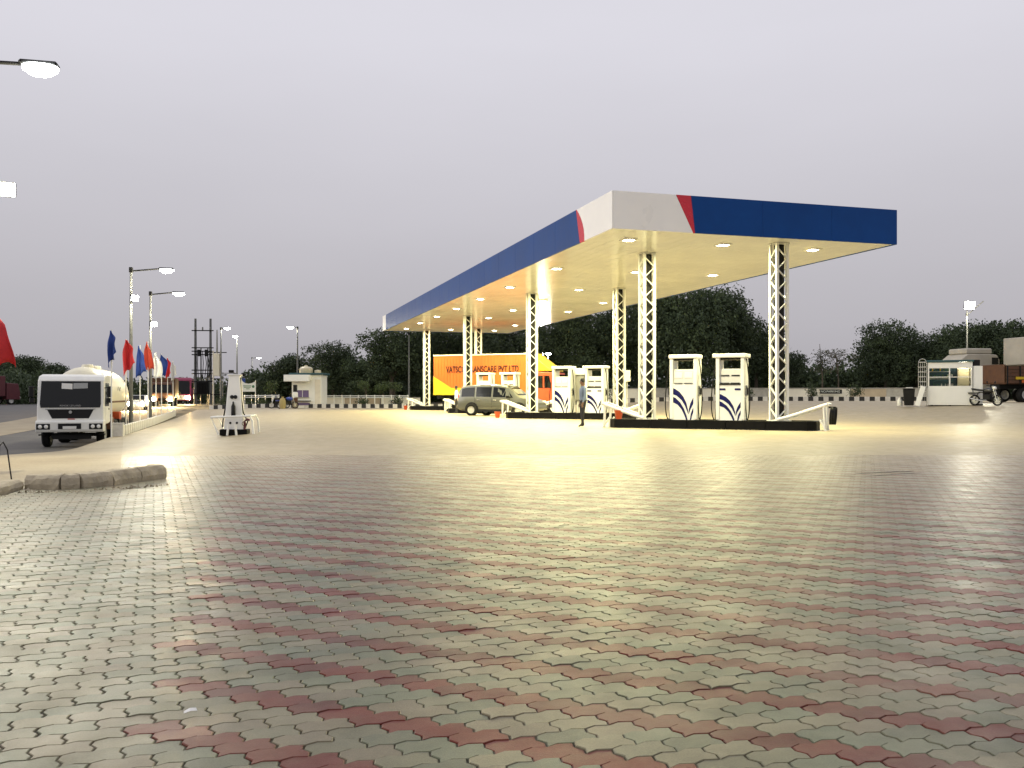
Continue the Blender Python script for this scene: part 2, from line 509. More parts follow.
def yard_fn(s_, t):
    y0 = -20 + t * 98; x = Xb(y0) + s_ * (75 - Xb(y0)); return x, -20 + t * (Yk(x) + 20)
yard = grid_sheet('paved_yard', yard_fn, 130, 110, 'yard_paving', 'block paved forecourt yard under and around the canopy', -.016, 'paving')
def strip(d0, d1, y0, y1):
    def fn(s_, t):
        y = y0 + (y1 - y0) * t ** 1.6; return Xb(y) - (d0 + (d1 - d0) * s_), y
    return fn
grid_sheet('service_road', strip(.5, 6.6, -10, 320), 12, 160, 'asphalt', 'grey asphalt service road under the tanker lorry', -.03, 'road')
grid_sheet('verge', strip(6.6, 11, -10, 320), 8, 160, 'dusty_verge', 'strip of tan earth between the two roads', -.022, 'verge')
grid_sheet('highway', strip(11, 25, -10, 320), 12, 160, 'asphalt', 'grey asphalt highway beyond the earth verge', -.03, 'road')
def apron_fn(s_, t):
    y = 11.6 + 24 * t; xr = -5.0 - 10.2 * t; return Xb(y) - .2 + s_ * (xr - Xb(y) + .2), y
grid_sheet('dusty_apron', apron_fn, 14, 40, 'dusty_verge', 'pale dusty ramp of earth sloping down behind the broken kerb', .005, 'ground')

# ------------------------------------------------------------------ zigzag paving blocks
def paver_outline():
    L, W = PL - .0062, PW - .0009; d = .0070; c = .0090
    b = [(-L / 2, -d), (-L / 4 - .004, d), (-.0, -d), (L / 4 - .004, d), (L / 2, -d)]
    bot = [(x, y - W / 2) for x, y in b]; top = [(x, y + W / 2) for x, y in b][::-1]
    right = [(L / 2 + c, -W / 6 - d), (L / 2 - c, W / 6 - d)]
    left = [(-L / 2 - c, W / 6 - d), (-L / 2 + c, -W / 6 - d)]
    # local tilt of the wave: first left end gap mirrors the right one
    return bot + right + top + [(x, y) for x, y in [(-L / 2 - c, W / 6 - d), (-L / 2 + c, -W / 6 - d)]]
OUT = paver_outline()
N_O = len(OUT)
def paver_geo(bevel):
    n = N_O; vv = []; ff = []
    cx = sum(p[0] for p in OUT) / n
    if bevel:
        sx, sy = 1 - .006 / PL, 1 - .003 / PW
        vv += [(x * sx, y * sy, 0) for x, y in OUT] + [(x, y, -.0025) for x, y in OUT] + [(x, y, -.03) for x, y in OUT]
        ff.append(list(range(n)))
        for i in range(n):
            j = (i + 1) % n
            ff.append([i + n, j + n, j, i]); ff.append([i + 2 * n, j + 2 * n, j + n, i + n])
    else:
        vv += [(x, y, 0) for x, y in OUT] + [(x, y, -.02) for x, y in OUT]
        ff.append(list(range(n)))
        for i in range(n):
            j = (i + 1) % n; ff.append([i + n, j + n, j, i])
    return vv, ff
GEO_B, GEO_S = paver_geo(True), paver_geo(False)
def left_lim(y): return -6.0 - .3 * (y - 10.4) if y > 10.4 else -99
cells = []
for i in range(-120, 320):
    for j in range(-260, 260):
        p = (j + i / 2) * PL; q = i * PW
        x, y = E1.x * p + E2.x * q, E1.y * p + E2.y * q
        if 1.3 < y < 17 and abs(x) < .5627 * y * 1.06 + 1.6 and x > left_lim(y):
            cells.append((y, x, i, j))
cells.sort()
rp = random.Random(3)
def pv_mat(i, j, x, y):
    if (i + j) % 3 == 2 and x > -.355 - .285 * y: return 5 + rp.randrange(3)
    return rp.randrange(5)
pav_mesh = []
for mi in range(8):
    me = bpy.data.meshes.new('paving_block'); me.from_pydata(GEO_B[0], [], GEO_B[1]); me.materials.append(MT[PAVE[mi]]); me.update(); pav_mesh.append(me)
n_single = 0
stuff = MB()
for (y, x, i, j) in cells:
    mi = pv_mat(i, j, x, y)
    fl_ = min(1, 5 / y); tz = rp.gauss(0, .0010) * fl_; ax, ay, az = rp.gauss(0, .006) * fl_, rp.gauss(0, .006) * fl_, rp.gauss(0, .008)
    sx_ = x + rp.gauss(0, .0008); sy_ = y + rp.gauss(0, .0008)
    inframe = y > 2.86 and abs(x) < .555 * y
    if inframe and n_single < 300:
        o = bpy.data.objects.new('paving_block', pav_mesh[mi]); col.objects.link(o); o.parent = yard
        o.location = (sx_, sy_, tz + zf(x, y)); o.rotation_euler = (ax, ay, PA + az); n_single += 1
        continue
    vv, ff = GEO_B if y < 7 else GEO_S
    ca, sa = math.cos(PA + az), math.sin(PA + az)
    z0 = tz + zf(x, y)
    stuff.add([(sx_ + ca * a - sa * b, sy_ + sa * a + ca * b, z0 + c + a * ay * -1 + b * ax) for a, b, c in vv], ff, mi)
o = stuff.build('paving_blocks', PAVE, yard); o['kind'] = 'stuff'
bed = MB(); NB = 24; rows = []
yy = [1.2 + (16.9 - 1.2) * q / 30 for q in range(31)]
for a in yy:
    la = max(-(.5627 * a * 1.06 + 1.5), left_lim(a + .3) + .1); ra = .5627 * a * 1.06 + 1.5
    rows.append([(la + (ra - la) * q / NB, a) for q in range(NB + 1)])
bed.add([(x, y, zf(x, y) - .006) for r_ in rows for x, y in r_], [(j * (NB + 1) + i, j * (NB + 1) + i + 1, (j + 1) * (NB + 1) + i + 1, (j + 1) * (NB + 1) + i) for j in range(30) for i in range(NB)])
bed.build('joint_sand', 'joint_sand', yard)['label'] = 'dark sand showing in the joints between the paving blocks'

# dark drag marks worn into the paving
def mark(pts, w, label):
    b = MB(); rr = random.Random(len(label)); L_ = []; R_ = []
    n = 26
    for q in range(n + 1):
        t = q / n; k_ = t * (len(pts) - 1); a = min(int(k_), len(pts) - 2); f = k_ - a
        p = Vector(pts[a]).lerp(Vector(pts[a + 1]), f)
        ww = w * (math.sin(PI * min(1, max(.0, t))) ** .5) * rr.uniform(.35, 1.1) + .003
        L_.append((p.x, p.y - ww, zf(p.x, p.y) - .008)); R_.append((p.x, p.y + ww, zf(p.x, p.y) - .008))
    b.add(L_ + R_, [(q, q + 1, n + 2 + q, n + 1 + q) for q in range(n)])
    tag(b.build('drag_mark', 'black_kerb'), label, 'ground mark', 'dark drag marks on the paving')
# at 13 m the blocks are already the sheet level or block tops; marks sit just above the block tops
def mark3(pa, pb, w, label):
    def gp(px, py): Y = FPX * EYE / (py - 395.); return (PX(px, Y), Y, 0)
    mid = gp((pa[0] + pb[0]) / 2 + 2, (pa[1] + pb[1]) / 2 - .7)
    b = MB(); rr = random.Random(len(label)); n = 30; L_ = []; R_ = []
    for q in range(n + 1):
        t = q / n; A, B, C = Vector(gp(*pa)), Vector(mid), Vector(gp(*pb))
        p = A * (1 - t) ** 2 + B * 2 * t * (1 - t) + C * t * t
        ww = w * (max(0, math.sin(PI * t)) ** .6) * rr.uniform(.3, 1.1) + .002
        z = zf(p.x, p.y) + (.004 if p.y < 17 else -.012)
        L_.append((p.x, p.y - ww, z)); R_.append((p.x, p.y + ww, z))
    b.add(L_ + R_, [(q, q + 1, n + 2 + q, n + 1 + q) for q in range(n)])
    tag(b.build('drag_mark', 'black_kerb'), label, 'ground mark', 'dark drag marks on the paving')
mark3((853, 474.2), (915, 471.2), .055, 'longest dark drag mark on the paving right of the front pump island')
mark3((862, 477), (922, 473), .03, 'thin dark drag mark just in front of the longest one')
mark3((812, 469), (830, 471.5), .03, 'short dark drag mark left of the longest one')
mark3((978, 457), (1030, 460), .03, 'dark drag mark at the right edge of the yard')
mark3((560, 431), (622, 446), .05, 'thin curved line on the lit paving below the standing man')

# ------------------------------------------------------------------ filling station canopy
CA = Vector((2.99, 26.9, 0)); CL, CW, ZC, ZT = 44.9, 9.93, 6.05, 7.16
canopy = thing('filling_station_canopy', 'long flat canopy with blue, red and white fascia on white lattice columns', 'canopy', CA, 0)
def CP(u, v, z=0): return U * u + V * v + Vector((0, 0, z))          # local to the canopy empty
RZV = math.atan2(V.y, V.x)
# ceiling: long sheets
cm = M('ceiling_sheet', (.88, .88, .80), .2, var=.04, scale=.5)
n_, l_ = cm.node_tree.nodes, cm.node_tree.links
wv = n_.new('ShaderNodeTexWave'); wv.inputs['Scale'].default_value = 1.6; wv.bands_direction = 'X'
tcc = n_.new('ShaderNodeTexCoord'); l_.new(tcc.outputs['Object'], wv.inputs['Vector'])
bpn = n_.new('ShaderNodeBump'); bpn.inputs['Strength'].default_value = .015; bpn.inputs['Distance'].default_value = .004
l_.new(wv.outputs['Fac'], bpn.inputs['Height']); l_.new(bpn.outputs[0], n_['Principled BSDF'].inputs['Normal'])
n_sheet = 24
for i in range(n_sheet):
    a, b = CW * i / n_sheet + .004, CW * (i + 1) / n_sheet - .004
    m_ = MB(); m_.box(((a + b) / 2, CL / 2, ZC + .02), (b - a, CL - .14, .04))
    o = m_.build('ceiling_sheet', 'ceiling_sheet', canopy); o.rotation_euler = (0, 0, RZV)
m_ = MB(); m_.box((CW / 2, CL / 2, ZC + .08), (CW - .16, CL - .16, .03)); o = m_.build('ceiling_backing', 'white_panel', canopy); o.rotation_euler = (0, 0, RZV)
m_ = MB(); m_.box((CW / 2, CL / 2, ZT - .12), (CW - .16, CL - .16, .08)); o = m_.build('roof_deck', 'grey_concrete', canopy); o.rotation_euler = (0, 0, RZV)
Z0, HF = ZC - .02, ZT - ZC + .02
def fascia(poly, side, mat, name='fascia_panel'):
    # side: 'long' -> coord a runs along u at v=0 ; 'short' -> a runs along v at u=0 ; 'far', 'end'
    m_ = MB()
    if side == 'long': m_.prism([(a, Z0 + z) for a, z in poly], 'yz', -.06, 0)
    if side == 'short': m_.prism([(a, Z0 + z) for a, z in poly], 'xz', -.06, 0)
    if side == 'far': m_.prism([(a, Z0 + z) for a, z in poly], 'yz', CW, CW + .06)
    if side == 'end': m_.prism([(a, Z0 + z) for a, z in poly], 'xz', CL, CL + .06)
    o = m_.build(name, mat, canopy, bevel=.006); o.rotation_euler = (0, 0, RZV); return o
g_ = .004
# long side: white corner, red swoosh, blue panels, white end
def arc(p0, p1, bulge, n=6):
    out = []
    for q in range(n + 1):
        t = q / n; out.append((p0[0] + (p1[0] - p0[0]) * t + bulge * 4 * t * (1 - t), p0[1] + (p1[1] - p0[1]) * t))
    return out
sw_r = arc((2.2, 0), (2.90, HF), -.20)          # right edge of the red (towards the corner)
sw_l = [(2.62, 0), (2.96, HF)]
fascia([(-.055, 0), (-.055, HF)] + [(a - g_, z) for a, z in sw_r[::-1]], 'long', 'fascia_white')
fascia(sw_r + [(a - g_, z) for a, z in sw_l[::-1]], 'long', 'fascia_red', 'fascia_stripe')
fascia([(a + g_, z) for a, z in sw_l] + [(5.0 - g_, HF), (5.0 - g_, 0)], 'long', 'fascia_blue')
x = 5.0
while x < 43.3:
    x2 = min(x + 2.4, 43.4)
    fascia([(x, 0), (x, HF), (x2 - g_, HF), (x2 - g_, 0)], 'long', 'fascia_blue'); x = x2
fascia([(43.4, 0), (43.4, HF), (CL + .05, HF), (CL + .05, 0)], 'long', 'fascia_white')
# short side: white corner, red stripe, blue panels
fascia([(.002, 0), (2.60 - g_, 0), (2.02 - g_, HF), (.002, HF)], 'short', 'fascia_white')
fascia([(2.60, 0), (2.66, 0), (2.52, HF), (2.02, HF)], 'short', 'fascia_red', 'fascia_stripe')
fascia([(2.66 + g_, 0), (5.0 - g_, 0), (5.0 - g_, HF), (2.52 + g_, HF)], 'short', 'fascia_blue')
for a, b in ((5.0, 7.5), (7.5, 9.985)): fascia([(a, 0), (b - g_, 0), (b - g_, HF), (a, HF)], 'short', 'fascia_blue')
for q in range(18):
    a = CL * q / 18; b = CL * (q + 1) / 18; fascia([(a, 0), (a, HF), (b - g_, HF), (b - g_, 0)], 'far', 'fascia_blue')
for q in range(4):
    a = CW * q / 4; b = CW * (q + 1) / 4; fascia([(a, 0), (a, HF), (b - g_, HF), (b - g_, 0)], 'end', 'fascia_blue')

# lattice columns
COLS = []
C1 = Vector((4.69, 31.6, 0)); C2 = Vector((8.68, 29.6, 0))
for k in range(4):
    COLS.append((C1 + U * 13 * k, k, 0)); COLS.append((C2 + U * 13 * k, k, 1))
ISL_H = .28; S_ = .185; CH = .085
def brace_mesh(sgn):
    m_ = MB(); z = .345
    m_.bar((-S_ * sgn, 0, -z / 2), (S_ * sgn, 0, z / 2), .028, .05, up=(0, 1, 0)); o = m_.build('brace', 'white_paint'); me_ = o.data; bpy.data.objects.remove(o); return me_
br = [brace_mesh(1), brace_mesh(-1)]
def chords():
    m_ = MB()
    for a in (-1, 1):
        for b in (-1, 1):
            m_.box((a * S_, b * S_, (ZC + ISL_H) / 2), (CH, CH, ZC - ISL_H - .004))
    m_.box((0, 0, ISL_H + .012), (.56, .56, .024)); m_.box((0, 0, ZC - .03), (.5, .5, .03))
    return m_
chord0 = None
nb = int((ZC - ISL_H - .1) / .345)
for (p, k, side) in COLS:
    if chord0 is None:
        c = chords().build('column', 'white_paint', canopy); chord0 = c
    else:
        c = link_copy(chord0, canopy)
    c.location = p - CA; c.rotation_euler = (0, 0, RZV)
    if k < 2:
        for fz in range(4):
            ang = fz * PI / 2; off = Vector((math.sin(ang), -math.cos(ang), 0)) * (S_ + .012)
            for q in range(nb):
                b = bpy.data.objects.new('brace', br[(q + fz) % 2]); col.objects.link(b); b.parent = c
                b.location = (off.x, off.y, ISL_H + .08 + .345 * (q + .5)); b.rotation_euler = (0, 0, ang)
    else:
        m_ = MB()
        for fz in range(4):
            ang = fz * PI / 2; off = Vector((math.sin(ang), -math.cos(ang), 0)) * (S_ + .012)
            dx = Vector((math.cos(ang), math.sin(ang), 0))
            for q in range(nb):
                s2 = 1 if (q + fz) % 2 == 0 else -1; z0 = ISL_H + .08 + .345 * q
                m_.bar(off - dx * S_ * s2 + Vector((0, 0, z0)), off + dx * S_ * s2 + Vector((0, 0, z0 + .345)), .028, .05, up=off)
        m_.build('lattice', 'white_paint', c)['kind'] = 'stuff'
    m_ = MB(); m_.box((0, 0, (ZC + ISL_H) / 2), (.24, .24, ZC - ISL_H - .12))
    m_.build('cable_duct', 'dark_metal', c)

# ceiling lights
ROWU = [1.6, 8.4, 14.8, 20.1, 25.5, 30.9, 36.3, 41.7]; COLV = [1.2, 4.55, 7.95]
ORD = ['nearest', 'second', 'third', 'fourth', 'fifth', 'sixth', 'seventh', 'farthest']
cl0 = None
for a, u_ in enumerate(ROWU):
    for b, v_ in enumerate(COLV):
        p = CA + CP(u_, v_, ZC - .002)
        lab = 'lit white downlight in the canopy ceiling, %s row, %s' % (ORD[a], ['beside the long blue fascia', 'in the middle', 'beside the far side edge'][b])
        if cl0 is None:
            cl0 = thing('ceiling_light', lab, 'ceiling light', p, RZV, 'downlights in the canopy ceiling')
            m_ = MB()
            for dx, dy, w, h in ((0, -.19, .44, .06), (0, .19, .44, .06), (-.19, 0, .06, .32), (.19, 0, .06, .32)): m_.box((dx, dy, -.02), (w, h, .05))
            m_.build('frame', 'white_panel', cl0)
            m_ = MB(); m_.lathe([(.17, -.022), (.15, -.042), (.08, -.05), (.001, -.052)], 18); m_.build('diffuser', 'downlight', cl0, smooth=True)
            lamp(cl0, (0, 0, -.06), 560, (1, .92, .47), kind='AREA', size=.3)
        else:
            c = copy_tree(cl0, None, lab); c.location = p

# ------------------------------------------------------------------ pump islands
EX = (C2 - C1).normalized(); RZI = math.atan2(EX.y, EX.x); EY = Vector((-EX.y, EX.x, 0))
HALF = (C2 - C1).length / 2
IPOS = ['nearest the camera, under the front edge', 'second from the front, with the standing man', 'third from the front, behind the parked car', 'at the far end, beside the orange lorry']
def isl(k, x, y, z=0):
    c = (C1 + C2) / 2 + U * 13 * k; return c + EX * x + EY * y + Vector((0, 0, z))
for k in range(4):
    t = thing('pump_island', 'raised black painted pump island ' + IPOS[k], 'pump island', isl(k, 0, 0), RZI, 'pump islands under the canopy')
    m_ = MB(); Lh, Wh = HALF + 1.22, .62
    poly = [(-Lh, -Wh + .25), (-Lh + .25, -Wh), (Lh - .25, -Wh), (Lh, -Wh + .25), (Lh, Wh - .25), (Lh - .25, Wh), (-Lh + .25, Wh), (-Lh, Wh - .25)]
    m_.prism([(a * .985, b * .92) for a, b in poly], 'xy', -.05, ISL_H - .02)
    m_.build('core', 'grey_concrete', t, bevel=.01)
    # kerb stones round the island
    n = len(poly)
    for q in range(n):
        a, b = Vector((*poly[q], 0)), Vector((*poly[(q + 1) % n], 0)); L_ = (b - a).length; cnt = max(1, round(L_ / 1.3))
        nrm = Vector(((b - a).y, -(b - a).x, 0)).normalized()
        for w in range(cnt):
            p0 = a.lerp(b, w / cnt + .004 / L_); p1 = a.lerp(b, (w + 1) / cnt - .004 / L_)
            s = MB(); s.bar(p0 + Vector((0, 0, .12)) - nrm * .06, p1 + Vector((0, 0, .12)) - nrm * .06, .14, .34); s.build('kerb_stone', 'black_paint', t, bevel=.012)
    # white line round the foot
    m_ = MB()
    for q in range(n):
        a, b = Vector((*poly[q], 0)), Vector((*poly[(q + 1) % n], 0)); nrm = Vector(((b - a).y, -(b - a).x, 0)).normalized()
        p = [a + nrm * .02, b + nrm * .02, b + nrm * .10, a + nrm * .10]; m_.add([(v.x, v.y, -.011) for v in p], [(0, 1, 2, 3)])
    m_.build('painted_line', 'white_kerb', t)

def make_pump(kind, label):
    t = thing('fuel_pump', label, 'fuel pump', (0, 0, 0), RZI, 'fuel pumps on the islands')
    W = .46; D = .30
    m_ = MB(); m_.box((0, 0, .62), (2 * W - .1, 2 * D - .03, 1.24)); m_.build('body', 'white_panel', t, bevel=.015, seg=2)
    for s in (-1, 1):
        m_ = MB(); m_.box((s * (W - .05), 0, 1.08), (.12, 2 * D + .03, 2.08)); m_.build('side_post', 'white_paint', t, bevel=.02, seg=2)
    ov = .05 if kind == 'A' else .14
    m_ = MB(); m_.box((-.02 if kind == 'B' else 0, 0, 2.16), (2 * W + ov * 1.4, 2 * D + .12, .13)); m_.build('top_beam', 'white_paint', t, bevel=.025, seg=2)
    m_ = MB(); m_.box((0, 0, 1.47), (2 * W - .16, 2 * D - .12, .44)); pn = m_.build('display_panel', 'pump_panel', t, bevel=.01)
    for s in (-1, 1):
        m_ = MB(); m_.box((s * .17, -D + .052, 1.54 if kind == 'A' else 1.50), (.27, .012, .2 if kind == 'A' else .045)); m_.build('display', 'white_panel' if kind == 'A' else 'dark_plastic', pn)
        m_ = MB(); m_.box((s * .17, -D + .004, 1.255), (.28, .03, .02)); m_.build('slot', 'dark_plastic', t)
    for s in (-1, 1):
        m_ = MB(); m_.box((0, s * .2, 1.71), (2 * W - .17, .04, .04)); m_.build('window_sill', 'white_paint', t)
    m_ = MB(); m_.box((0, .0, 2.06), (2 * W - .17, .34, .07)); m_.build('counter_head', 'dark_plastic', t, bevel=.01)
    if kind == 'B':
        m_ = MB(); m_.box((0, -D + .006, 1.215), (.78, .03, .05)); m_.build('trim_bar', 'dark_plastic', t)
        for s in (-1, 1):
            m_ = MB(); m_.box((s * .27, -D + .006, 1.05), (.23, .012, .06)); m_.build('badge', 'emblem_blue', t)
    # leaf emblem, front and back
    def S(pts): return [((x - 200) / 293 * 1.12, (718 - y) / 293 * (1.05 if kind == 'A' else .86)) for x, y in pts]
    leaves = [[(92, 408), (125, 420), (165, 448), (200, 492), (228, 552), (244, 620), (246, 662), (236, 632), (214, 575), (184, 525), (140, 484), (92, 466)],
              [(92, 488), (130, 506), (172, 548), (206, 606), (230, 672), (240, 714), (226, 714), (210, 668), (184, 612), (148, 568), (92, 540)],
              [(306, 482), (286, 510), (264, 556), (250, 610), (249, 660), (262, 618), (282, 576), (306, 542)],
              [(306, 578), (286, 606), (268, 652), (259, 714), (270, 714), (280, 668), (292, 636), (306, 612)]]
    for lf in leaves:
        pts = S(lf)
        for s in (-1, 1):
            m_ = MB(); y0 = s * (D - .013); m_.prism([(p * (1 if s < 0 else -1), q) for p, q in pts], 'xz', y0, y0 + s * .004); m_.build('emblem_leaf', 'emblem_blue', t)
    # hoses and nozzles
    for s in (-1, 1):
        pts = []
        for q in range(17):
            a = q / 16
            pts.append((s * (W + .03 + .10 * math.sin(PI * a) ** .7 + .05 * math.sin(a * 5)), -.1 - .16 * math.sin(PI * a), 2.06 - 2.05 * math.sin(PI * a * .62) / 1.0 if a < .8 else 2.06 - 2.05 * math.sin(PI * .496) + (a - .8) * 4.4))
        h = MB(); h.tube(pts, .019, 7); h.build('hose', 'rubber', t, smooth=True)
        z = MB(); x0 = s * (W + .075); ye = -.1
        z.box((x0, ye, .98), (.05, .1, .22)); z.tube([(x0, ye - .03, 1.05), (x0, ye - .1, 1.12), (x0, ye - .2, 1.08)], .014, 6); z.build('nozzle', 'dark_plastic', t, bevel=.008)
        z = MB(); z.box((s * (W + .035), -.06, 1.0), (.05, .2, .36)); z.build('nozzle_holder', 'display_grey', t, bevel=.01)
    return t
pa = make_pump('A', 'white fuel pump with dark window, left of the two on the front island')
pb = make_pump('B', 'white fuel pump with overhanging top and dark bar, right of two on front island')
pa.location = isl(0, -.86, -.02, ISL_H - .02); pb.location = isl(0, .72, -.02, ISL_H - .02)
for k, lx, la, lb in ((1, (-.55, 1.12), 'white fuel pump left of the standing man on the second island', 'white fuel pump right behind the standing man on the second island'),
                      (2, (-.95, .75), 'white fuel pump left of two showing above the parked car roof', 'white fuel pump right of two showing above the parked car bonnet'),
                      (3, (-.95, .75), 'white fuel pump on the farthest island, left of two behind the orange lorry', 'white fuel pump on the farthest island, right of two behind the orange lorry')):
    if k == 3: continue
    for src, xx, lab in ((pa, lx[0], la), (pb, lx[1], lb)):
        c = copy_tree(src, None, lab); c.location = isl(k, xx, -.02, ISL_H - .02)
# dark grey cabinet between the pumps of the second island
t = thing('control_cabinet', 'dark grey cabinet on white stand between the pumps behind the standing man', 'cabinet', isl(1, .36, .12, ISL_H - .02), RZI)
m_ = MB(); m_.box((0, 0, 1.18), (.62, .34, 1.2)); m_.build('box', 'letter_grey', t, bevel=.02)
m_ = MB(); m_.box((0, -.178, 1.18), (.54, .016, 1.1)); d_ = m_.build('door', 'letter_grey', t, bevel=.006)
m_ = MB(); m_.box((.2, -.195, 1.2), (.03, .03, .14)); m_.build('handle', 'steel', d_)
m_ = MB(); m_.box((0, 0, 1.96), (.66, .38, .30)); m_.build('top_panel', 'white_panel', t, bevel=.02)
for s in (-1, 1):
    m_ = MB(); m_.box((s * .22, 0, .30), (.07, .2, .58)); m_.build('leg', 'white_paint', t)
# sloping pipe guards at the island ends
def make_guard(label):
    t = thing('pipe_guard', label, 'guard rail', (0, 0, 0), 0, 'sloping pipe guards at the island ends')
    for s in (-1, 1):
        m_ = MB(); m_.tube([(0, s * .30, .33), (.35, s * .30, .42), (1.52, s * .30, .82)], .055, 10); m_.build('rail', 'white_paint', t, smooth=True)
        m_ = MB(); m_.tube([(1.42, s * .30, .78), (1.46, s * .27, -.02)], .045, 8); m_.build('leg', 'white_paint', t, smooth=True)
        m_ = MB(); m_.tube([(1.28, s * .24, .34), (1.5, s * .3, -.02)], .03, 8); m_.build('strut', 'white_paint', t, smooth=True)
    m_ = MB(); m_.tube([(1.52, -.33, .82), (1.52, .33, .82)], .055, 10); m_.build('cross_bar', 'white_paint', t, smooth=True)
    return t
gd = None
for k in range(4):
    for s, nm in ((-1, 'left'), (1, 'right')):
        lab = 'white sloping pipe guard at the %s end of the pump island %s' % (nm, ['nearest the camera', 'second from the front', 'behind the parked car', 'farthest away'][k])
        if gd is None: gd = make_guard(lab); c = gd
        else: c = copy_tree(gd, None, lab)
        c.location = isl(k, s * (HALF + .02), 0, 0); c.rotation_euler = (0, 0, RZI + (0 if s > 0 else PI))
# fire buckets
def bucket(loc, label, dark=False):
    t = thing('fire_bucket', label, 'bucket', loc, 0, 'fire buckets by the pump islands')
    m_ = MB(); m_.lathe([(.10, 0), (.155, .30), (.165, .31), (.15, .30), (.10, .05)], 14); m_.build('pail', 'brown_truck' if dark else 'bucket_red', t, smooth=True)
    m_ = MB(); m_.lathe([(.001, .26), (.14, .25)], 14); m_.build('sand_fill', 'sand', t)
    m_ = MB(); m_.tube([(.155 * math.cos(a), .0, .30 + .16 * math.sin(a)) for a in [PI * q / 8 for q in range(9)]], .008, 6); m_.build('handle', 'dark_metal', t, smooth=True)
bucket(isl(0, -HALF - .95, -.25, ISL_H), 'red sand bucket at the left end of the front pump island')
bucket(isl(1, -HALF - 1.7, -.35), 'orange red bucket standing by the left guard of the second island')
bucket(isl(3, -HALF - 1.75, -.2), 'orange bucket at the left end of the farthest island')
t = thing('hose_reel', 'dark coiled hose hung on the right end guard of the front island', 'hose', isl(0, HALF + 1.62, -.28, 0), RZI)
for q in range(5):
    m_ = MB(); m_.tube([(.02 + .035 * q + .02 * math.sin(a), .03 * q + .14 * math.cos(a), .46 + .26 * math.sin(a)) for a in [2 * PI * w / 18 for w in range(19)]], .022, 6, cap=False)
    m_.build('coil', 'rubber' if q % 2 == 0 else 'dark_plastic', t, smooth=True)
m_ = MB(); m_.box((.06, .05, .73), (.22, .08, .05)); m_.build('bracket', 'dark_metal', t)
# junction box on a column
t = thing('junction_box', 'white electrical box fixed to the lattice column behind the front island', 'electrical box', C2 + U * 13 + V * .34 - U * .1 + Vector((0, 0, 1.75)), RZV)
m_ = MB(); m_.box((0, 0, .25), (.28, .2, .52)); m_.build('case', 'white_panel', t, bevel=.015)
m_ = MB(); m_.box((0, -.108, .25), (.24, .012, .46)); m_.build('cover', 'white_paint', t)
m_ = MB(); m_.tube([(0, 0, 0), (0, 0, -1.4)], .02, 6); m_.build('conduit', 'white_paint', t, smooth=True)

# ------------------------------------------------------------------ kerbs
def stone(name, w, d, h, mat):
    m_ = MB(); m_.box((0, 0, h / 2), (w, d, h)); o = m_.build(name, mat, bevel=.012); me_ = o.data; bpy.data.objects.remove(o); return me_
fk = thing('far_kerb', 'black and white striped kerb along the far edge of the yard', 'kerb', (0, 0, 0))
fk['kind'] = 'structure'
kw = .40; ms = [stone('kerb_stone', kw - .008, .16, .36, 'white_kerb'), stone('kerb_stone', kw - .008, .16, .36, 'black_kerb')]
ka, kb = Vector((-27, Yk(-27), 0)), Vector((34.5, Yk(34.5), 0)); kn = int((kb - ka).length / kw)
for q in range(kn):
    p = ka.lerp(kb, (q + .5) / kn); o = bpy.data.objects.new('kerb_stone', ms[q % 2]); col.objects.link(o); o.parent = fk
    o.location = (p.x, p.y, zf(p.x, p.y) - .03); o.rotation_euler = (0, 0, math.atan2((kb - ka).y, (kb - ka).x))
# raised planting strip behind the kerb
def bed_fn(s_, t):
    x = -27 + 61.5 * s_; return x, Yk(x) + .1 + 8 * t
grid_sheet('planting_strip', bed_fn, 60, 8, 'planting_soil', 'dark planted strip of earth behind the striped kerb', .2, 'ground')
# border kerb under the flags
bk = thing('border_kerb', 'white painted slatted kerb running along under the row of flags', 'kerb', (0, 0, 0)); bk['kind'] = 'structure'
ms2 = [stone('kerb_stone', .62, .14, .42, 'white_kerb'), stone('kerb_stone', .16, .12, .40, 'grey_concrete')]
y = 36.6; q = 0
while y < 66:
    L_ = .66 if q % 2 == 0 else .18
    p = Vector((Xb(y), y, 0)); o = bpy.data.objects.new('kerb_stone', ms2[q % 2]); col.objects.link(o); o.parent = bk
    o.location = (p.x + .1, p.y, zf(p.x - .02, p.y) - .06); o.rotation_euler = (0, 0, RZU); y += L_ * .96; q += 1
# broken concrete kerb at the left
def rubble(p0, p1, w, h, n, seed, jag):
    rr = random.Random(seed); p0, p1 = Vector(p0), Vector(p1); d = p1 - p0; L_ = d.length; d.normalize(); nn = Vector((-d.y, d.x, 0)); m_ = MB(); ring = []
    prof = [(-w / 2, -.05), (-w / 2 - .01, h * .35), (-w / 2 + .01, h * .75), (-w / 2 + .05, h), (0, h * 1.02), (w / 2 - .05, h), (w / 2, h * .6), (w / 2, -.05)]
    for i in range(n + 1):
        c = p0 + d * (L_ * i / n)
        for a, z in prof: m_.v.append(tuple(c + nn * (a + rr.gauss(0, jag)) + d * rr.gauss(0, jag) + Vector((0, 0, max(-.06, z + rr.gauss(0, jag * .8))))))
    k_ = len(prof)
    for i in range(n):
        for a in range(k_ - 1): m_.f.append([i * k_ + a, i * k_ + a + 1, (i + 1) * k_ + a + 1, (i + 1) * k_ + a]); m_.m.append(0)
    m_.f.append(list(range(k_))); m_.m.append(0); m_.f.append([n * k_ + a for a in range(k_ - 1, -1, -1)]); m_.m.append(0)
    return m_
def GP(px, py, dz=0):
    Y = FPX * EYE / (py - 395.); return Vector((PX(px, Y), Y, 0))
rk = thing('broken_kerb', 'weathered broken concrete kerb blocks lying at the left edge of the paving', 'kerb', (0, 0, 0)); rk['kind'] = 'structure'
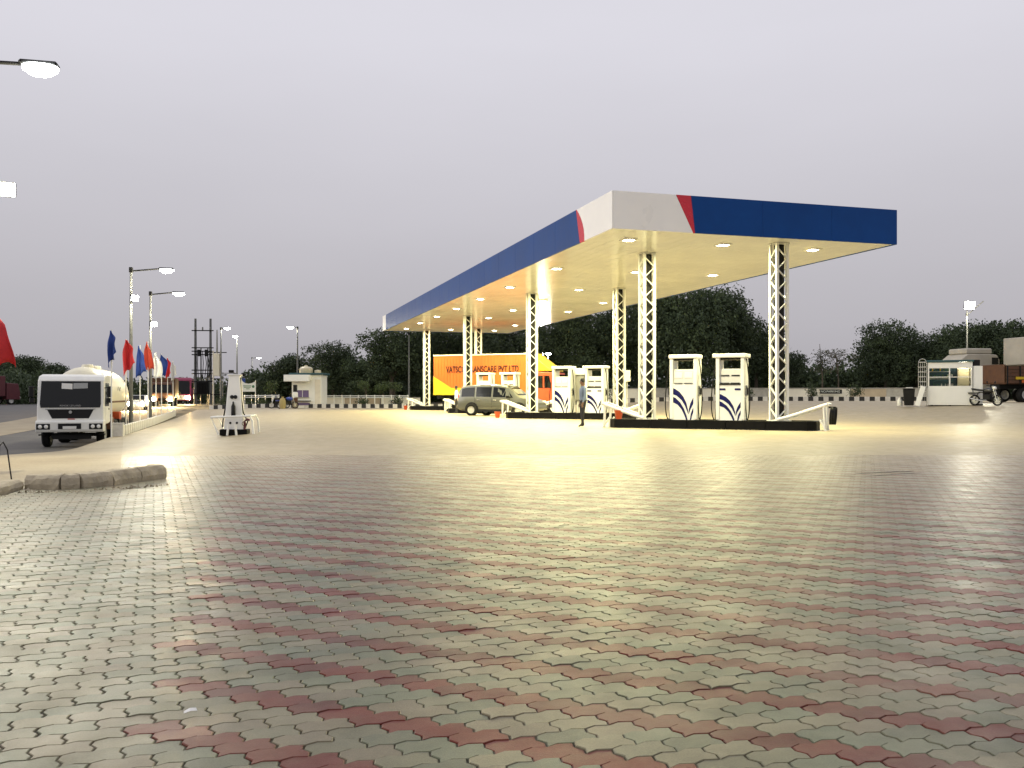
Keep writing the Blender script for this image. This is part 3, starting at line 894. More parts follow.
segs = [((-5, 497), (22, 489), .22, 7, 1), ((25, 489), (59, 489.5), .24, 6, 2), ((61, 489.5), (80, 488.5), .24, 4, 3), ((83, 488.5), (112, 485.5), .25, 6, 4), ((113, 485.3), (140, 481.3), .25, 6, 5), ((141, 481.2), (166, 477.8), .25, 6, 6)]
for a, b, h, n, sd_ in segs:
    p0, p1 = GP(*a), GP(*b); nrm = Vector((-(p1 - p0).y, (p1 - p0).x, 0)).normalized() * .12
    m_ = rubble(p0 + nrm, p1 + nrm, .26, h * (.5 if sd_ == 1 else .68), n, sd_, .006); m_.build('kerb_block', 'pale_concrete', rk)
rr = random.Random(5)
m_ = MB()
for q in range(70):
    c = GP(rr.uniform(20, 172), rr.uniform(487, 493) - max(0, 0)); t_ = rr.uniform(.008, .035)
    c = GP(20 + 150 * (q / 70), 491.5 - 11 * max(0, (q / 70 - .35)) + rr.uniform(-.8, 1.6))
    m_.add([(c.x + t_ * rr.uniform(-1, 1), c.y + t_ * rr.uniform(-1, 1), (.002 if w < 4 else t_)) for w in range(5)], [(0, 1, 4), (1, 2, 4), (2, 3, 4), (3, 0, 4)])
o = m_.build('concrete_crumbs', 'pale_concrete'); tag(o, 'small crumbs of concrete scattered along the broken kerb', 'rubble', kind='stuff')
# litter on the paving
t = thing('paper_scrap', 'small crumpled white paper scrap on the grey paving blocks', 'litter', (GP(190, 713).x, GP(190, 713).y, .004), .5)
m_ = MB(); m_.add([(-.022, -.006, 0), (.0, -.009, .006), (.024, -.004, .002), (.022, .008, .009), (0, .007, .012), (-.02, .006, .004)], [(0, 1, 4, 5), (1, 2, 3, 4)]); m_.build('sheet', 'paper_litter', t)
# wire loop by the left flag pole
m_ = MB(); a = GP(-2, 480); m_.tube([(a.x, a.y, .02), (a.x + .02, a.y, .45), (a.x + .08, a.y - .02, .50), (a.x + .14, a.y - .03, .40), (a.x + .2, a.y - .04, .01)], .009, 6)
tag(m_.build('bent_wire', 'dark_metal', smooth=True), 'bent dark wire sticking out of the ground at the left edge', 'wire')

# ------------------------------------------------------------------ wheels and vehicles
def wheel(parent, loc, r, w, rim='rim_silver', face=1):
    m_ = MB(); m_.lathe([(r * .62, -w / 2), (r * .9, -w / 2), (r, -w * .32), (r, w * .32), (r * .9, w / 2), (r * .62, w / 2)], 22, axis='y', cap=False)
    o = m_.build('wheel', 'rubber', parent, smooth=True); o.location = loc
    m_ = MB(); m_.lathe([(.001, -w * .30), (r * .2, -w * .34), (r * .26, -w * .22), (r * .55, -w * .22), (r * .64, -w * .48), (r * .64, w * .48), (r * .55, w * .22), (r * .26, w * .22), (r * .2, w * .34), (.001, w * .30)], 18, axis='y')
    m_.build('rim', rim, o, smooth=True)
    return o
def part_box(parent, name, c, d, mat, bevel=.0, **k):
    m_ = MB(); m_.box(c, d, **k); return m_.build(name, mat, parent, bevel=bevel)

# tanker lorry: local +x forward, origin on the ground under the front bumper
tk = thing('tanker_lorry', 'white tanker lorry with black windscreen parked on the road by the blue flag', 'lorry', G(70.5, 33.6, -.012), math.atan2(-U.y, -U.x))
HW = 1.24
tk.scale = (.91, .91, .94)
m_ = MB()
prof = [(-.02, .62), (-.0, 1.08), (-.02, 1.6), (-.22, 2.66), (-.42, 2.82), (-1.0, 2.9), (-1.95, 2.9), (-2.0, 2.6), (-2.0, .95), (-1.45, .9), (-.55, .9), (-.5, .62)]
m_.prism(prof, 'xz', -HW, HW); m_.build('cab', 'truck_white', tk, bevel=.05, seg=3)
def front_panel(parent, name, pts, mat, out=.012, bulge=0):
    # pts (y, z) on the sloped front; x follows the cab face
    def fx(z): return -.02 + (0 if z < 1.6 else (z - 1.6) * -.19)
    m_ = MB(); n = len(pts); vv = [(fx(z) + out, y_, z) for y_, z in pts] + [(fx(z) - .03, y_, z) for y_, z in pts]
    m_.add(vv, [list(range(n)), list(range(2 * n - 1, n - 1, -1))] + [[(i + 1) % n, i, i + n, (i + 1) % n + n] for i in range(n)])
    return m_.build(name, mat, parent)
ws = front_panel(tk, 'windscreen', [(-1.10, 1.58), (1.10, 1.58), (1.13, 1.72), (1.10, 2.62), (-1.10, 2.62), (-1.13, 1.72)], 'dark_glass', .02)
front_panel(ws, 'sun_sticker', [(-.35, 2.32), (.05, 2.30), (.05, 2.52), (-.35, 2.54)], 'pump_panel', .026); front_panel(ws, 'sun_sticker', [(.08, 2.32), (.62, 2.34), (.62, 2.55), (.08, 2.54)], 'display_grey', .026)
front_panel(tk, 'grille', [(-.68, 1.15), (.68, 1.15), (.86, 1.5), (-.86, 1.5)], 'dark_plastic', .02)
front_panel(tk, 'grille_bar', [(-.92, 1.505), (.92, 1.505), (.93, 1.535), (-.93, 1.535)], 'display_grey', .03)
m_ = MB(); m_.lathe([(.001, .03), (.06, .03), (.065, .02), (.065, 0)], 16, axis='x', c=(.012, 0, 1.40)); m_.build('badge', 'steel', tk, smooth=True)
text_obj('lettering', 'ASHOK LEYLAND', .10, 'steel', tk, (.018, 0, 1.65), (R(90), 0, R(90)))
front_panel(tk, 'red_badge', [(-.1, 1.11), (.16, 1.11), (.16, 1.14), (-.1, 1.14)], 'red_lens', .03)
m_ = MB(); m_.prism([(0.16, .62), (.2, .72), (.2, 1.02), (.14, 1.08), (-.42, 1.08), (-.42, .62)], 'xz', -1.26, 1.26); bmp = m_.build('bumper', 'truck_white', tk, bevel=.03, seg=2)
part_box(bmp, 'plate_recess', (.19, 0, .85), (.05, .85, .22), 'dark_plastic'); part_box(bmp, 'number_plate', (.222, 0, .80), (.012, .5, .11), 'pump_panel')
for s in (-1, 1):
    h = part_box(tk, 'headlight', (.19, s * .97, .84), (.05, .52, .24), 'dark_plastic', .02)
    for dy in (-.11, .11):
        m_ = MB(); m_.lathe([(.001, .035), (.05, .03), (.075, .015), (.078, 0)], 14, axis='x', c=(.2, s * .97 + dy, .84)); m_.build('lens', 'lamp_lens', h, smooth=True)
    a = MB(); a.tube([(-.3, s * 1.22, 2.35), (-.12, s * 1.42, 2.38)], .018, 6); mir = a.build('mirror', 'dark_metal', tk)
    part_box(mir, 'mirror_glass', (-.1, s * 1.45, 2.2), (.09, .2, .44), 'dark_plastic', .03); part_box(mir, 'lower_mirror', (-.1, s * 1.43, 1.86), (.09, .2, .2), 'dark_plastic', .03)
    m_ = MB(); m_.prism([(-.34, 1.62), (-1.5, 1.62), (-1.5, 2.55), (-.5, 2.55)], 'xz', s * (HW + .002) - .006, s * (HW + .002) + .006); m_.build('side_window', 'dark_glass', tk)
    dr = part_box(tk, 'door', (-.95, s * (HW + .004), 1.26), (1.15, .012, .62), 'truck_white', .005); part_box(dr, 'handle', (-1.4, s * (HW + .02), 1.5), (.16, .03, .05), 'dark_plastic')
    wheel(tk, (-1.0, s * 1.03, .5), .5, .3); part_box(tk, 'step', (-.45, s * 1.12, .5), (.35, .22, .05), 'dark_metal')
    for wx in (-4.6, -6.9, -8.2):
        wheel(tk, (wx, s * .98, .5), .5, .46)
    part_box(tk, 'mudguard', (-5.7, s * 1.0, .75), (.5, .4, .5), 'dark_metal', .02)
for s in (-1, 1): part_box(tk, 'chassis_rail', (-5, s * .42, .86), (9.2, .1, .24), 'dark_metal')
part_box(tk, 'axle', (-1.0, 0, .48), (.14, 1.9, .14), 'dark_metal'); part_box(tk, 'under_guard', (-.2, 0, .42), (.1, 1.5, .18), 'dark_metal')
m_ = MB(); m_.lathe([(.001, -9.75), (.5, -9.7), (.9, -9.5), (1.12, -9.15), (1.17, -8.8), (1.17, -3.4), (1.14, -3.0), (.95, -2.6), (.55, -2.3), (.001, -2.2)], 40, axis='x', c=(0, 0, 2.10), sx=1.05); tank = m_.build('tank', 'tank_cream', tk, smooth=True)
part_box(tank, 'tank_rail', (-6, 1.19, 1.78), (5.6, .05, .07), 'brown_truck'); part_box(tank, 'tank_rail', (-6, -1.19, 1.78), (5.6, .05, .07), 'brown_truck')
text_obj('lettering', 'GAS', .62, 'letter_grey', tank, (-5.2, 1.215, 2.2), (R(90), 0, R(180)), .002, 1.0)
for wx in (-4.3, -6.6): 
    m_ = MB(); m_.lathe([(.26, 0), (.26, .1), (.22, .16), (.001, .18)], 16, c=(wx, 0, 3.24)); m_.build('manhole', 'tank_cream', tank, smooth=True)
for wx in (-3.4, -5.8, -8.6): part_box(tk, 'tank_cradle', (wx, 0, 1.12), (.14, 1.7, .4), 'dark_metal')
part_box(tk, 'tool_box', (-3.2, 1.0, .86), (.8, .38, .5), 'brown_truck', .03); part_box(tk, 'red_box', (-5.8, 1.02, 1.12), (.6, .36, .4), 'orange_red', .03)

# people carrier
car = thing('parked_car', 'olive grey people carrier parked between the pump islands', 'car', Vector((PX(502, 50.2), 50.2, -.014)), RZI)
car.scale = (1.05, 1, .98)
HWc = .87
#      x     zb   hood/belt  roof  wbelt wroof
st = [(-2.27, .42, .86, 1.02, .72, .60), (-2.22, .34, .98, 1.42, .84, .68), (-2.05, .28, 1.02, 1.62, .87, .70), (-1.75, .26, 1.03, 1.70, .87, .71), (-1.0, .26, 1.02, 1.75, .87, .72), (0, .26, 1.00, 1.74, .87, .72), (.55, .26, .99, 1.68, .87, .70), (.95, .26, .99, 1.42, .87, .68), (1.35, .26, 1.00, 1.09, .87, .76), (1.75, .27, .94, .99, .86, .76), (2.1, .30, .82, .87, .80, .70), (2.27, .42, .66, .72, .66, .56)]
m_ = MB(); K = 12
for (x, zb, zbel, zr, wb, wr) in st:
    half = [(wb * .86, zb), (wb * .98, zb + .10), (wb, (zb + zbel) / 2), (wb * .985, zbel), (wr, zr - .05 if zr - zbel > .1 else zbel + (zr - zbel) * .6), (wr - .14, zr)]
    for (yy_, zz) in half: m_.v.append((x, yy_, zz))
    for (yy_, zz) in half[::-1]: m_.v.append((x, -yy_, zz))
for i in range(len(st) - 1):
    for a in range(K):
        b = (a + 1) % K; m_.f.append([i * K + a, i * K + b, (i + 1) * K + b, (i + 1) * K + a]); m_.m.append(0)
m_.f.append(list(range(K))); m_.m.append(0); m_.f.append([(len(st) - 1) * K + a for a in range(K - 1, -1, -1)]); m_.m.append(0)
body = m_.build('body', 'olive_car', car, smooth=True)
def side_pt(x, f, s):
    for i in range(len(st) - 1):
        if st[i][0] <= x <= st[i + 1][0]:
            t_ = (x - st[i][0]) / (st[i + 1][0] - st[i][0]); q = [st[i][k2] + (st[i + 1][k2] - st[i][k2]) * t_ for k2 in range(6)]; break
    _, zb, zbel, zr, wb, wr = q
    ya, za, yb_, zb2 = wb * .985, zbel, wr, zr - .05
    return (x, s * (ya + (yb_ - ya) * f + .006), za + (zb2 - za) * f)
for s in (-1, 1):
    for w0, w1, mat in ((-2.0, -1.22, 'dark_glass'), (-1.12, -.22, 'dark_glass'), (-.12, .60, 'dark_glass')):
        m_ = MB(); lo = [side_pt(w0 + (w1 - w0) * q / 4, .06, s) for q in range(5)]; hi = [side_pt(w0 + (w1 - w0) * q / 4, .86, s) for q in range(5)]
        m_.add(lo + hi, [(q, q + 1, q + 6, q + 5) for q in range(4)]); m_.build('side_window', mat, car, smooth=True)
    m_ = MB(); m_.add([side_pt(.66, .06, s), side_pt(1.05, .06, s), side_pt(.70, .8, s)], [(0, 1, 2)]); m_.build('quarter_window', 'dark_glass', car)
    for wx in (-1.36, 1.40):
        m_ = MB(); m_.lathe([(.001, 0), (.40, 0), (.40, s * .012), (.001, s * .012)], 22, axis='y', c=(wx, s * .868, .36)); m_.build('wheel_arch', 'dark_plastic', car)
        wheel(car, (wx, s * .845, .325), .325, .22)
    part_box(car, 'rub_strip', (.05, s * .878, .58), (2.2, .03, .07), 'olive_car', .01)
    part_box(car, 'sill', (0, s * .84, .27), (2.3, .06, .08), 'dark_plastic')
    for dx in (-.95, .0):
        part_box(car, 'door_handle', (dx, s * .885, .87), (.2, .035, .05), 'chrome', .01)
    for dx in (-1.17, -.17, .86):
        part_box(car, 'door_gap', (dx, s * .872, .72), (.012, .008, .56), 'dark_plastic')
    part_box(car, 'wing_mirror', (.78, s * .99, 1.06), (.12, .2, .16), 'dark_plastic', .03)
    part_box(car, 'tail_light', (-2.2, s * .74, 1.0), (.1, .18, .4), 'red_lens', .03); part_box(car, 'headlight', (2.13, s * .62, .76), (.2, .32, .16), 'lamp_lens', .04)
m_ = MB(); m_.add([(.60, -.58, 1.68), (.60, .58, 1.68), (1.27, .64, 1.16), (1.27, -.64, 1.16)], [(0, 1, 2, 3)]); m_.build('windscreen', 'dark_glass', car)
m_ = MB(); m_.add([(-2.12, -.56, 1.58), (-2.12, .56, 1.58), (-2.26, .62, 1.12), (-2.26, -.62, 1.12)], [(0, 1, 2, 3)]); m_.build('rear_window', 'dark_glass', car)
part_box(car, 'bumper', (-2.27, 0, .5), (.12, 1.6, .24), 'olive_car', .05); part_box(car, 'bumper', (2.24, 0, .46), (.14, 1.5, .24), 'olive_car', .05)

# orange container lorry: local +x forward; origin under the rear
P0 = Vector((PX(442, 64.2), 64.2, -.014)); OL = 7.0
ol = thing('container_lorry', 'orange container lorry with yellow corner stopped behind the parked car', 'lorry', P0, RZI + R(2))
m_ = MB(); m_.box((OL / 2, 0, 2.52), (OL, 2.4, 2.72)); bx = m_.build('container', 'orange_paint', ol, bevel=.02)
for q in range(30):
    x = .12 + q * (OL - .24) / 29
    if 1.6 < x < 5.3 and False: continue
    part_box(bx, 'rib', (x, -1.212, 2.5), (.07, .024, 2.5), 'orange_paint', .008)
part_box(bx, 'top_rail', (OL / 2, -1.222, 3.86), (OL, .06, .09), 'cream_wall', .01); part_box(bx, 'bottom_rail', (OL / 2, -1.222, 1.2), (OL, .06, .14), 'yellow_paint', .01)
m_ = MB(); m_.prism([(.0, 1.27), (2.6, 1.27), (3.4, 1.62), (1.4, 1.62), (.0, 2.42)], 'xz', -1.232, -1.215); m_.build('corner_stripe', 'yellow_paint', bx)
text_obj('lettering', 'VATSCO TRANSCARE PVT LTD', .60, 'letter_dark', bx, (3.75, -1.24, 2.86), (R(90), 0, 0), .004, .66, .014)
m_ = MB(); m_.box((OL / 2 + .6, 0, .98), (OL + 1.5, .9, .22)); m_.build('chassis', 'dark_metal', ol)
m_ = MB(); m_.prism([(OL + .15, .7), (OL + 2.0, .7), (OL + 2.05, 1.5), (OL + 1.85, 2.62), (OL + .15, 2.7)], 'xz', -1.15, 1.15); cab = m_.build('cab', 'orange_red', ol, bevel=.05, seg=2)
m_ = MB(); m_.prism([(OL + .1, 2.72), (OL + 1.8, 2.72), (OL + .15, 3.95)], 'xz', -1.1, 1.1); m_.build('wind_deflector', 'yellow_paint', ol, bevel=.03)
for s in (-1, 1):
    m_ = MB(); m_.prism([(OL + .5, 1.6), (OL + 1.78, 1.6), (OL + 1.65, 2.4), (OL + .5, 2.4)], 'xz', s * 1.152 - .008, s * 1.152 + .008); m_.build('side_window', 'dark_glass', cab)
    for wx in (1.1, 2.3, OL + .95): wheel(ol, (wx, s * .95, .48), .48, .36)
    part_box(ol, 'side_tank', (4.6, s * .9, .8), (1.2, .5, .5), 'cream_wall', .05)
    part_box(ol, 'step_box', (2.0 + 1.2, s * .98, .86), (.8, .3, .42), 'yellow_paint', .02)
part_box(ol, 'windscreen', (OL + 1.98, 0, 2.05), (.05, 2.0, .85), 'dark_glass'); part_box(ol, 'bumper', (OL + 2.05, 0, .7), (.15, 2.3, .3), 'cream_wall', .03)
m_ = MB(); m_.box((OL + 1.35, -1.42, 2.05), (.1, .06, .9)); m_.build('mirror', 'orange_red', ol, bevel=.02)

# goods lorry at the right, loaded high
gl = thing('goods_lorry', 'brown and orange goods lorry with tall pale load at the right edge', 'lorry', G(992, 61, -.0), R(10))
m_ = MB(); m_.box((5.2, 0, 1.05), (10, .9, .3)); m_.build('chassis', 'dark_metal', gl)
for q in range(5):
    part_box(gl, 'side_plank', (4.4, -1.22, 1.36 + q * .23), (8.6, .06, .21), 'brown_truck', .01)
for q in range(10): part_box(gl, 'side_post', (.15 + q * .95, -1.27, 1.8), (.09, .06, 1.2), 'dark_metal', .01)
for a, b, c_ in ((.75, 1.6, 'yellow_paint'), (1.2, 1.38, 'orange_paint'), (1.7, 2.1, 'orange_paint'), (2.4, 1.6, 'yellow_paint'), (3.1, 2.1, 'yellow_paint'), (3.4, 1.38, 'orange_paint')): part_box(gl, 'painted_panel', (a + .4, -1.30, b), (.8, .03, .17), c_)
part_box(gl, 'tailboard', (.06, 0, 1.9), (.08, 2.3, 1.2), 'brown_truck'); part_box(gl, 'deck', (4.4, 0, 1.26), (8.6, 2.3, .1), 'brown_truck')
part_box(gl, 'cab', (9.7, 0, 1.85), (1.6, 2.3, 1.9), 'brown_truck', .06); part_box(gl, 'cab_roof_board', (9.7, 0, 2.87), (1.6, 2.4, .1), 'brown_truck', .02)
for s in (-1, 1):
    for wx in (1.6, 2.9, 9.3): wheel(gl, (wx, s * 1.0, .5), .5, .4)
m_ = MB(); m_.prism([(1.75, 2.5), (9.6, 2.5), (9.6, 4.55), (1.75, 4.35)], 'xz', -1.15, 1.15); ld = m_.build('load', 'cargo_white', gl, bevel=.04)
part_box(ld, 'red_border', (5.6, -1.17, 4.42), (7.8, .03, .14), 'maroon'); 
for q in range(14): part_box(ld, 'lashing_eye', (1.95 + q * .55, -1.17, 2.62), (.2, .04, .12), 'dark_metal')
for a in (3.0, 3.45): part_box(ld, 'painted_frame', (a, -1.16, 3.35), (.08, .02, .9), 'bucket_red')
part_box(ld, 'painted_frame', (3.22, -1.16, 3.75), (.5, .022, .08), 'bucket_red')
# white cab of another lorry behind the kiosk
wc = thing('white_lorry', 'white lorry roof and box showing above the glazed kiosk', 'lorry', G(951, 64, 0), R(8))
m_ = MB(); m_.prism([(.0, .9), (2.9, .9), (2.9, 3.1), (2.7, 3.45), (2.2, 3.5), (.5, 3.5), (.0, 3.1)], 'xz', -1.15, 1.15); m_.build('cab', 'cargo_white', wc, bevel=.06, seg=2)
part_box(wc, 'roof_box', (1.45, 0, 3.72), (2.0, 2.0, .42), 'cargo_white', .08); wc.scale = (1, 1, .95); m_ = MB(); m_.box((2.55, -1.155, 3.0), (.5, .02, .5)); m_.build('side_window', 'dark_glass', wc)
part_box(wc, 'chassis', (1.5, 0, .8), (3, .9, .25), 'dark_metal')
for s in (-1, 1):
    for wx in (.6, 2.4): wheel(wc, (wx, s * 1.0, .48), .48, .34)

# far road traffic at the left
def far_truck(name, label, loc, rz, mat, L=7, h=2.9, w=2.4, lights=False, bus=False):
    t = thing(name, label, 'bus' if bus else 'lorry', loc, rz)
    m_ = MB()
    if bus:
        m_.prism([(0, .45), (.1, 1.2), (-.15, h - .25), (-.5, h), (-L, h), (-L, .45)], 'xz', -w / 2, w / 2); b = m_.build('body', mat, t, bevel=.08, seg=2)
        m_ = MB(); m_.add([(.10, -w * .44, 1.25), (.10, w * .44, 1.25), (-.12, w * .42, h - .4), (-.12, -w * .42, h - .4)], [(0, 1, 2, 3)]); m_.build('windscreen', 'dark_glass', t)
        part_box(t, 'lower_front', (.03, 0, .85), (.16, w * .9, .6), 'cream_wall', .03)
        for s in (-1, 1):
            for q in range(6): part_box(t, 'side_window', (-1.4 - q * 1.3, s * w / 2, h - .95), (1.1, .03, .7), 'dark_glass')
    else:
        m_.box((-L / 2 - 2, 0, h / 2 + .7), (L, w, h - .6)); m_.build('cargo_box', mat, t, bevel=.04)
        m_ = MB(); m_.prism([(0, .6), (.05, 1.4), (-.2, 2.5), (-1.8, 2.6), (-1.8, .6)], 'xz', -w / 2 * .96, w / 2 * .96); m_.build('cab', mat, t, bevel=.05)
        m_ = MB(); m_.add([(.06, -w * .42, 1.5), (.06, w * .42, 1.5), (-.14, w * .4, 2.35), (-.14, -w * .4, 2.35)], [(0, 1, 2, 3)]); m_.build('windscreen', 'dark_glass', t)
        part_box(t, 'chassis', (-L / 2 - .5, 0, .78), (L + 2, .9, .25), 'dark_metal')
    for s in (-1, 1):
        for wx in (-1.2, -L + .8, -L - .6 if not bus else -L + 1.9): wheel(t, (wx, s * (w / 2 - .2), .48), .48, .3)
        m_ = MB(); m_.lathe([(.001, .09), (.13, .07), (.2, .02), (.2, 0)], 12, axis='x', c=(.13, s * w * .36, .8)); hl = m_.build('headlight', 'headlamp' if lights else 'lamp_lens', t, smooth=True)
        if lights: lamp(t, (.4, s * w * .36, .8), 4500, (1, .66, .26), .1, 'SPOT', spot=R(100), rot=(0, R(-84), 0))
    return t
RZT = math.atan2(-U.y, -U.x)
def on_road(y, d): x = Xb(y) - d; return Vector((x, y, zf(x, y) - .03))
far_truck('oncoming_bus', 'maroon bus coming towards the camera with glaring headlights', on_road(112, 2.5), RZT, 'magenta_bus', 9, 3.3, 2.5, True, True)
far_truck('oncoming_lorry', 'oncoming lorry with lit headlights behind the flag poles, nearer the tanker', on_road(96, 3.4), RZT, 'brown_truck', 6, 2.7, 2.3, True)
far_truck('maroon_lorry', 'dark maroon lorry on the highway at the left edge', on_road(110, 22.6), RZT + PI * .5 + .9, 'maroon', 6.5, 3.0, 2.4)
def small_car(label, loc, rz, lights):
    t = thing('oncoming_car', label, 'car', loc, rz)
    m_ = MB(); m_.prism([(0, .3), (.02, .7), (-.9, .92), (-1.5, 1.42), (-3.0, 1.42), (-3.7, .95), (-3.9, .9), (-3.9, .3)], 'xz', -.78, .78); m_.build('body', 'truck_white', t, bevel=.08, seg=2)
    m_ = MB(); m_.add([(-.92, -.66, .97), (-.92, .66, .97), (-1.45, .58, 1.39), (-1.45, -.58, 1.39)], [(0, 1, 2, 3)]); m_.build('windscreen', 'dark_glass', t)
    for s in (-1, 1):
        for wx in (-.75, -3.1): wheel(t, (wx, s * .7, .3), .3, .18)
        m_ = MB(); m_.lathe([(.001, .08), (.11, .06), (.15, .02), (.15, 0)], 12, axis='x', c=(.02, s * .55, .64)); m_.build('headlight', 'headlamp', t, smooth=True)
        lamp(t, (.25, s * .55, .64), 3500, (1, .66, .26), .08, 'SPOT', spot=R(100), rot=(0, R(-84), 0))
small_car('small pale oncoming car with lit headlights seen between the flag poles', on_road(84, 4.8), RZT, True)

# motorcycles
def motorcycle(label, loc, rz, tank_mat):
    t = thing('motorcycle', label, 'motorcycle', loc, rz, 'parked motorcycles')
    for wx in (-.62, .62):
        m_ = MB(); m_.lathe([(.22, -.045), (.28, -.05), (.30, 0), (.28, .05), (.22, .045), (.22, -.045)], 20, axis='y', cap=False); w_ = m_.build('wheel', 'rubber', t, smooth=True); w_.location = (wx, 0, .3)
        m_ = MB(); m_.lathe([(.05, -.05), (.06, 0), (.05, .05)], 10, axis='y')
        for q in range(6): a = PI * q / 6; m_.bar((-.23 * math.cos(a), 0, -.23 * math.sin(a)), (.23 * math.cos(a), 0, .23 * math.sin(a)), .02, .02)
        m_.build('rim', 'steel', w_)
    m_ = MB(); m_.lathe([(.001, -.3), (.1, -.26), (.15, -.05), (.15, .12), (.08, .26), (.001, .3)], 14, axis='x', c=(.16, 0, .82), sx=.9); m_.build('fuel_tank', tank_mat, t, smooth=True)
    m_ = MB(); m_.prism([(-.75, .84), (-.1, .76), (.0, .8), (-.1, .86), (-.5, .9), (-.78, .94)], 'xz', -.12, .12); m_.build('seat', 'dark_plastic', t, bevel=.03)
    part_box(t, 'engine', (.1, 0, .46), (.42, .26, .32), 'dark_metal', .04)
    m_ = MB(); m_.tube([(.62, .07, .3), (.42, .07, .95), (.36, .06, 1.06)], .022, 6); m_.tube([(.62, -.07, .3), (.42, -.07, .95), (.36, -.06, 1.06)], .022, 6); m_.build('fork', 'steel', t, smooth=True)
    m_ = MB(); m_.tube([(.22, -.34, 1.08), (.36, -.15, 1.06), (.38, 0, 1.05), (.36, .15, 1.06), (.22, .34, 1.08)], .014, 6); m_.build('handlebar', 'dark_metal', t, smooth=True)
    m_ = MB(); m_.lathe([(.001, .1), (.07, .08), (.09, .03), (.08, -.06)], 12, axis='x', c=(.46, 0, .94)); m_.build('headlight', 'lamp_lens', t, smooth=True)
    m_ = MB(); m_.tube([(.1, -.14, .3), (-.2, -.16, .28), (-.75, -.17, .38)], [.025, .03, .045], 8); m_.build('exhaust', 'steel', t, smooth=True)
    m_ = MB(); m_.tube([(.36, 0, .9), (.05, 0, .7), (-.4, 0, .72), (-.62, 0, .34)], .03, 6); m_.tube([(.3, 0, .8), (.25, 0, .35), (-.3, 0, .32), (-.62, 0, .3)], .028, 6); m_.build('frame', 'dark_metal', t, smooth=True)
    m_ = MB(); m_.prism([(-.95, .62), (-.35, .66), (-.35, .72), (-.98, .72)], 'xz', -.08, .08); m_.build('mudguard', tank_mat, t, bevel=.01)
    for s in (-1, 1):
        m_ = MB(); m_.tube([(.3, s * .3, 1.08), (.28, s * .36, 1.22)], .008, 5); m_.lathe([(.001, -.01), (.06, -.01), (.06, .01), (.001, .01)], 10, axis='x', c=(.28, s * .37, 1.25)); m_.build('mirror', 'dark_plastic', t)
    return t
motorcycle('black motorcycle parked on the right of the glazed kiosk', G(986, 48.4), R(-58), 'moto_black')
motorcycle('blue motorcycle parked left of the small white guard hut', G(287.5, 76), R(20), 'moto_blue')
motorcycle('dark motorcycle with pale wheel at the end of the striped kerb', G(279, 77), R(200), 'moto_black')
t = thing('grain_sack', 'yellow sack standing between the two motorcycles by the guard hut', 'sack', G(282.6, 75.5), .3)
m_ = MB(); m_.lathe([(.2, 0), (.27, .2), (.26, .6), (.2, .82), (.08, .9), (.12, 1.0)], 10); m_.build('bag', 'sack', t, smooth=True)

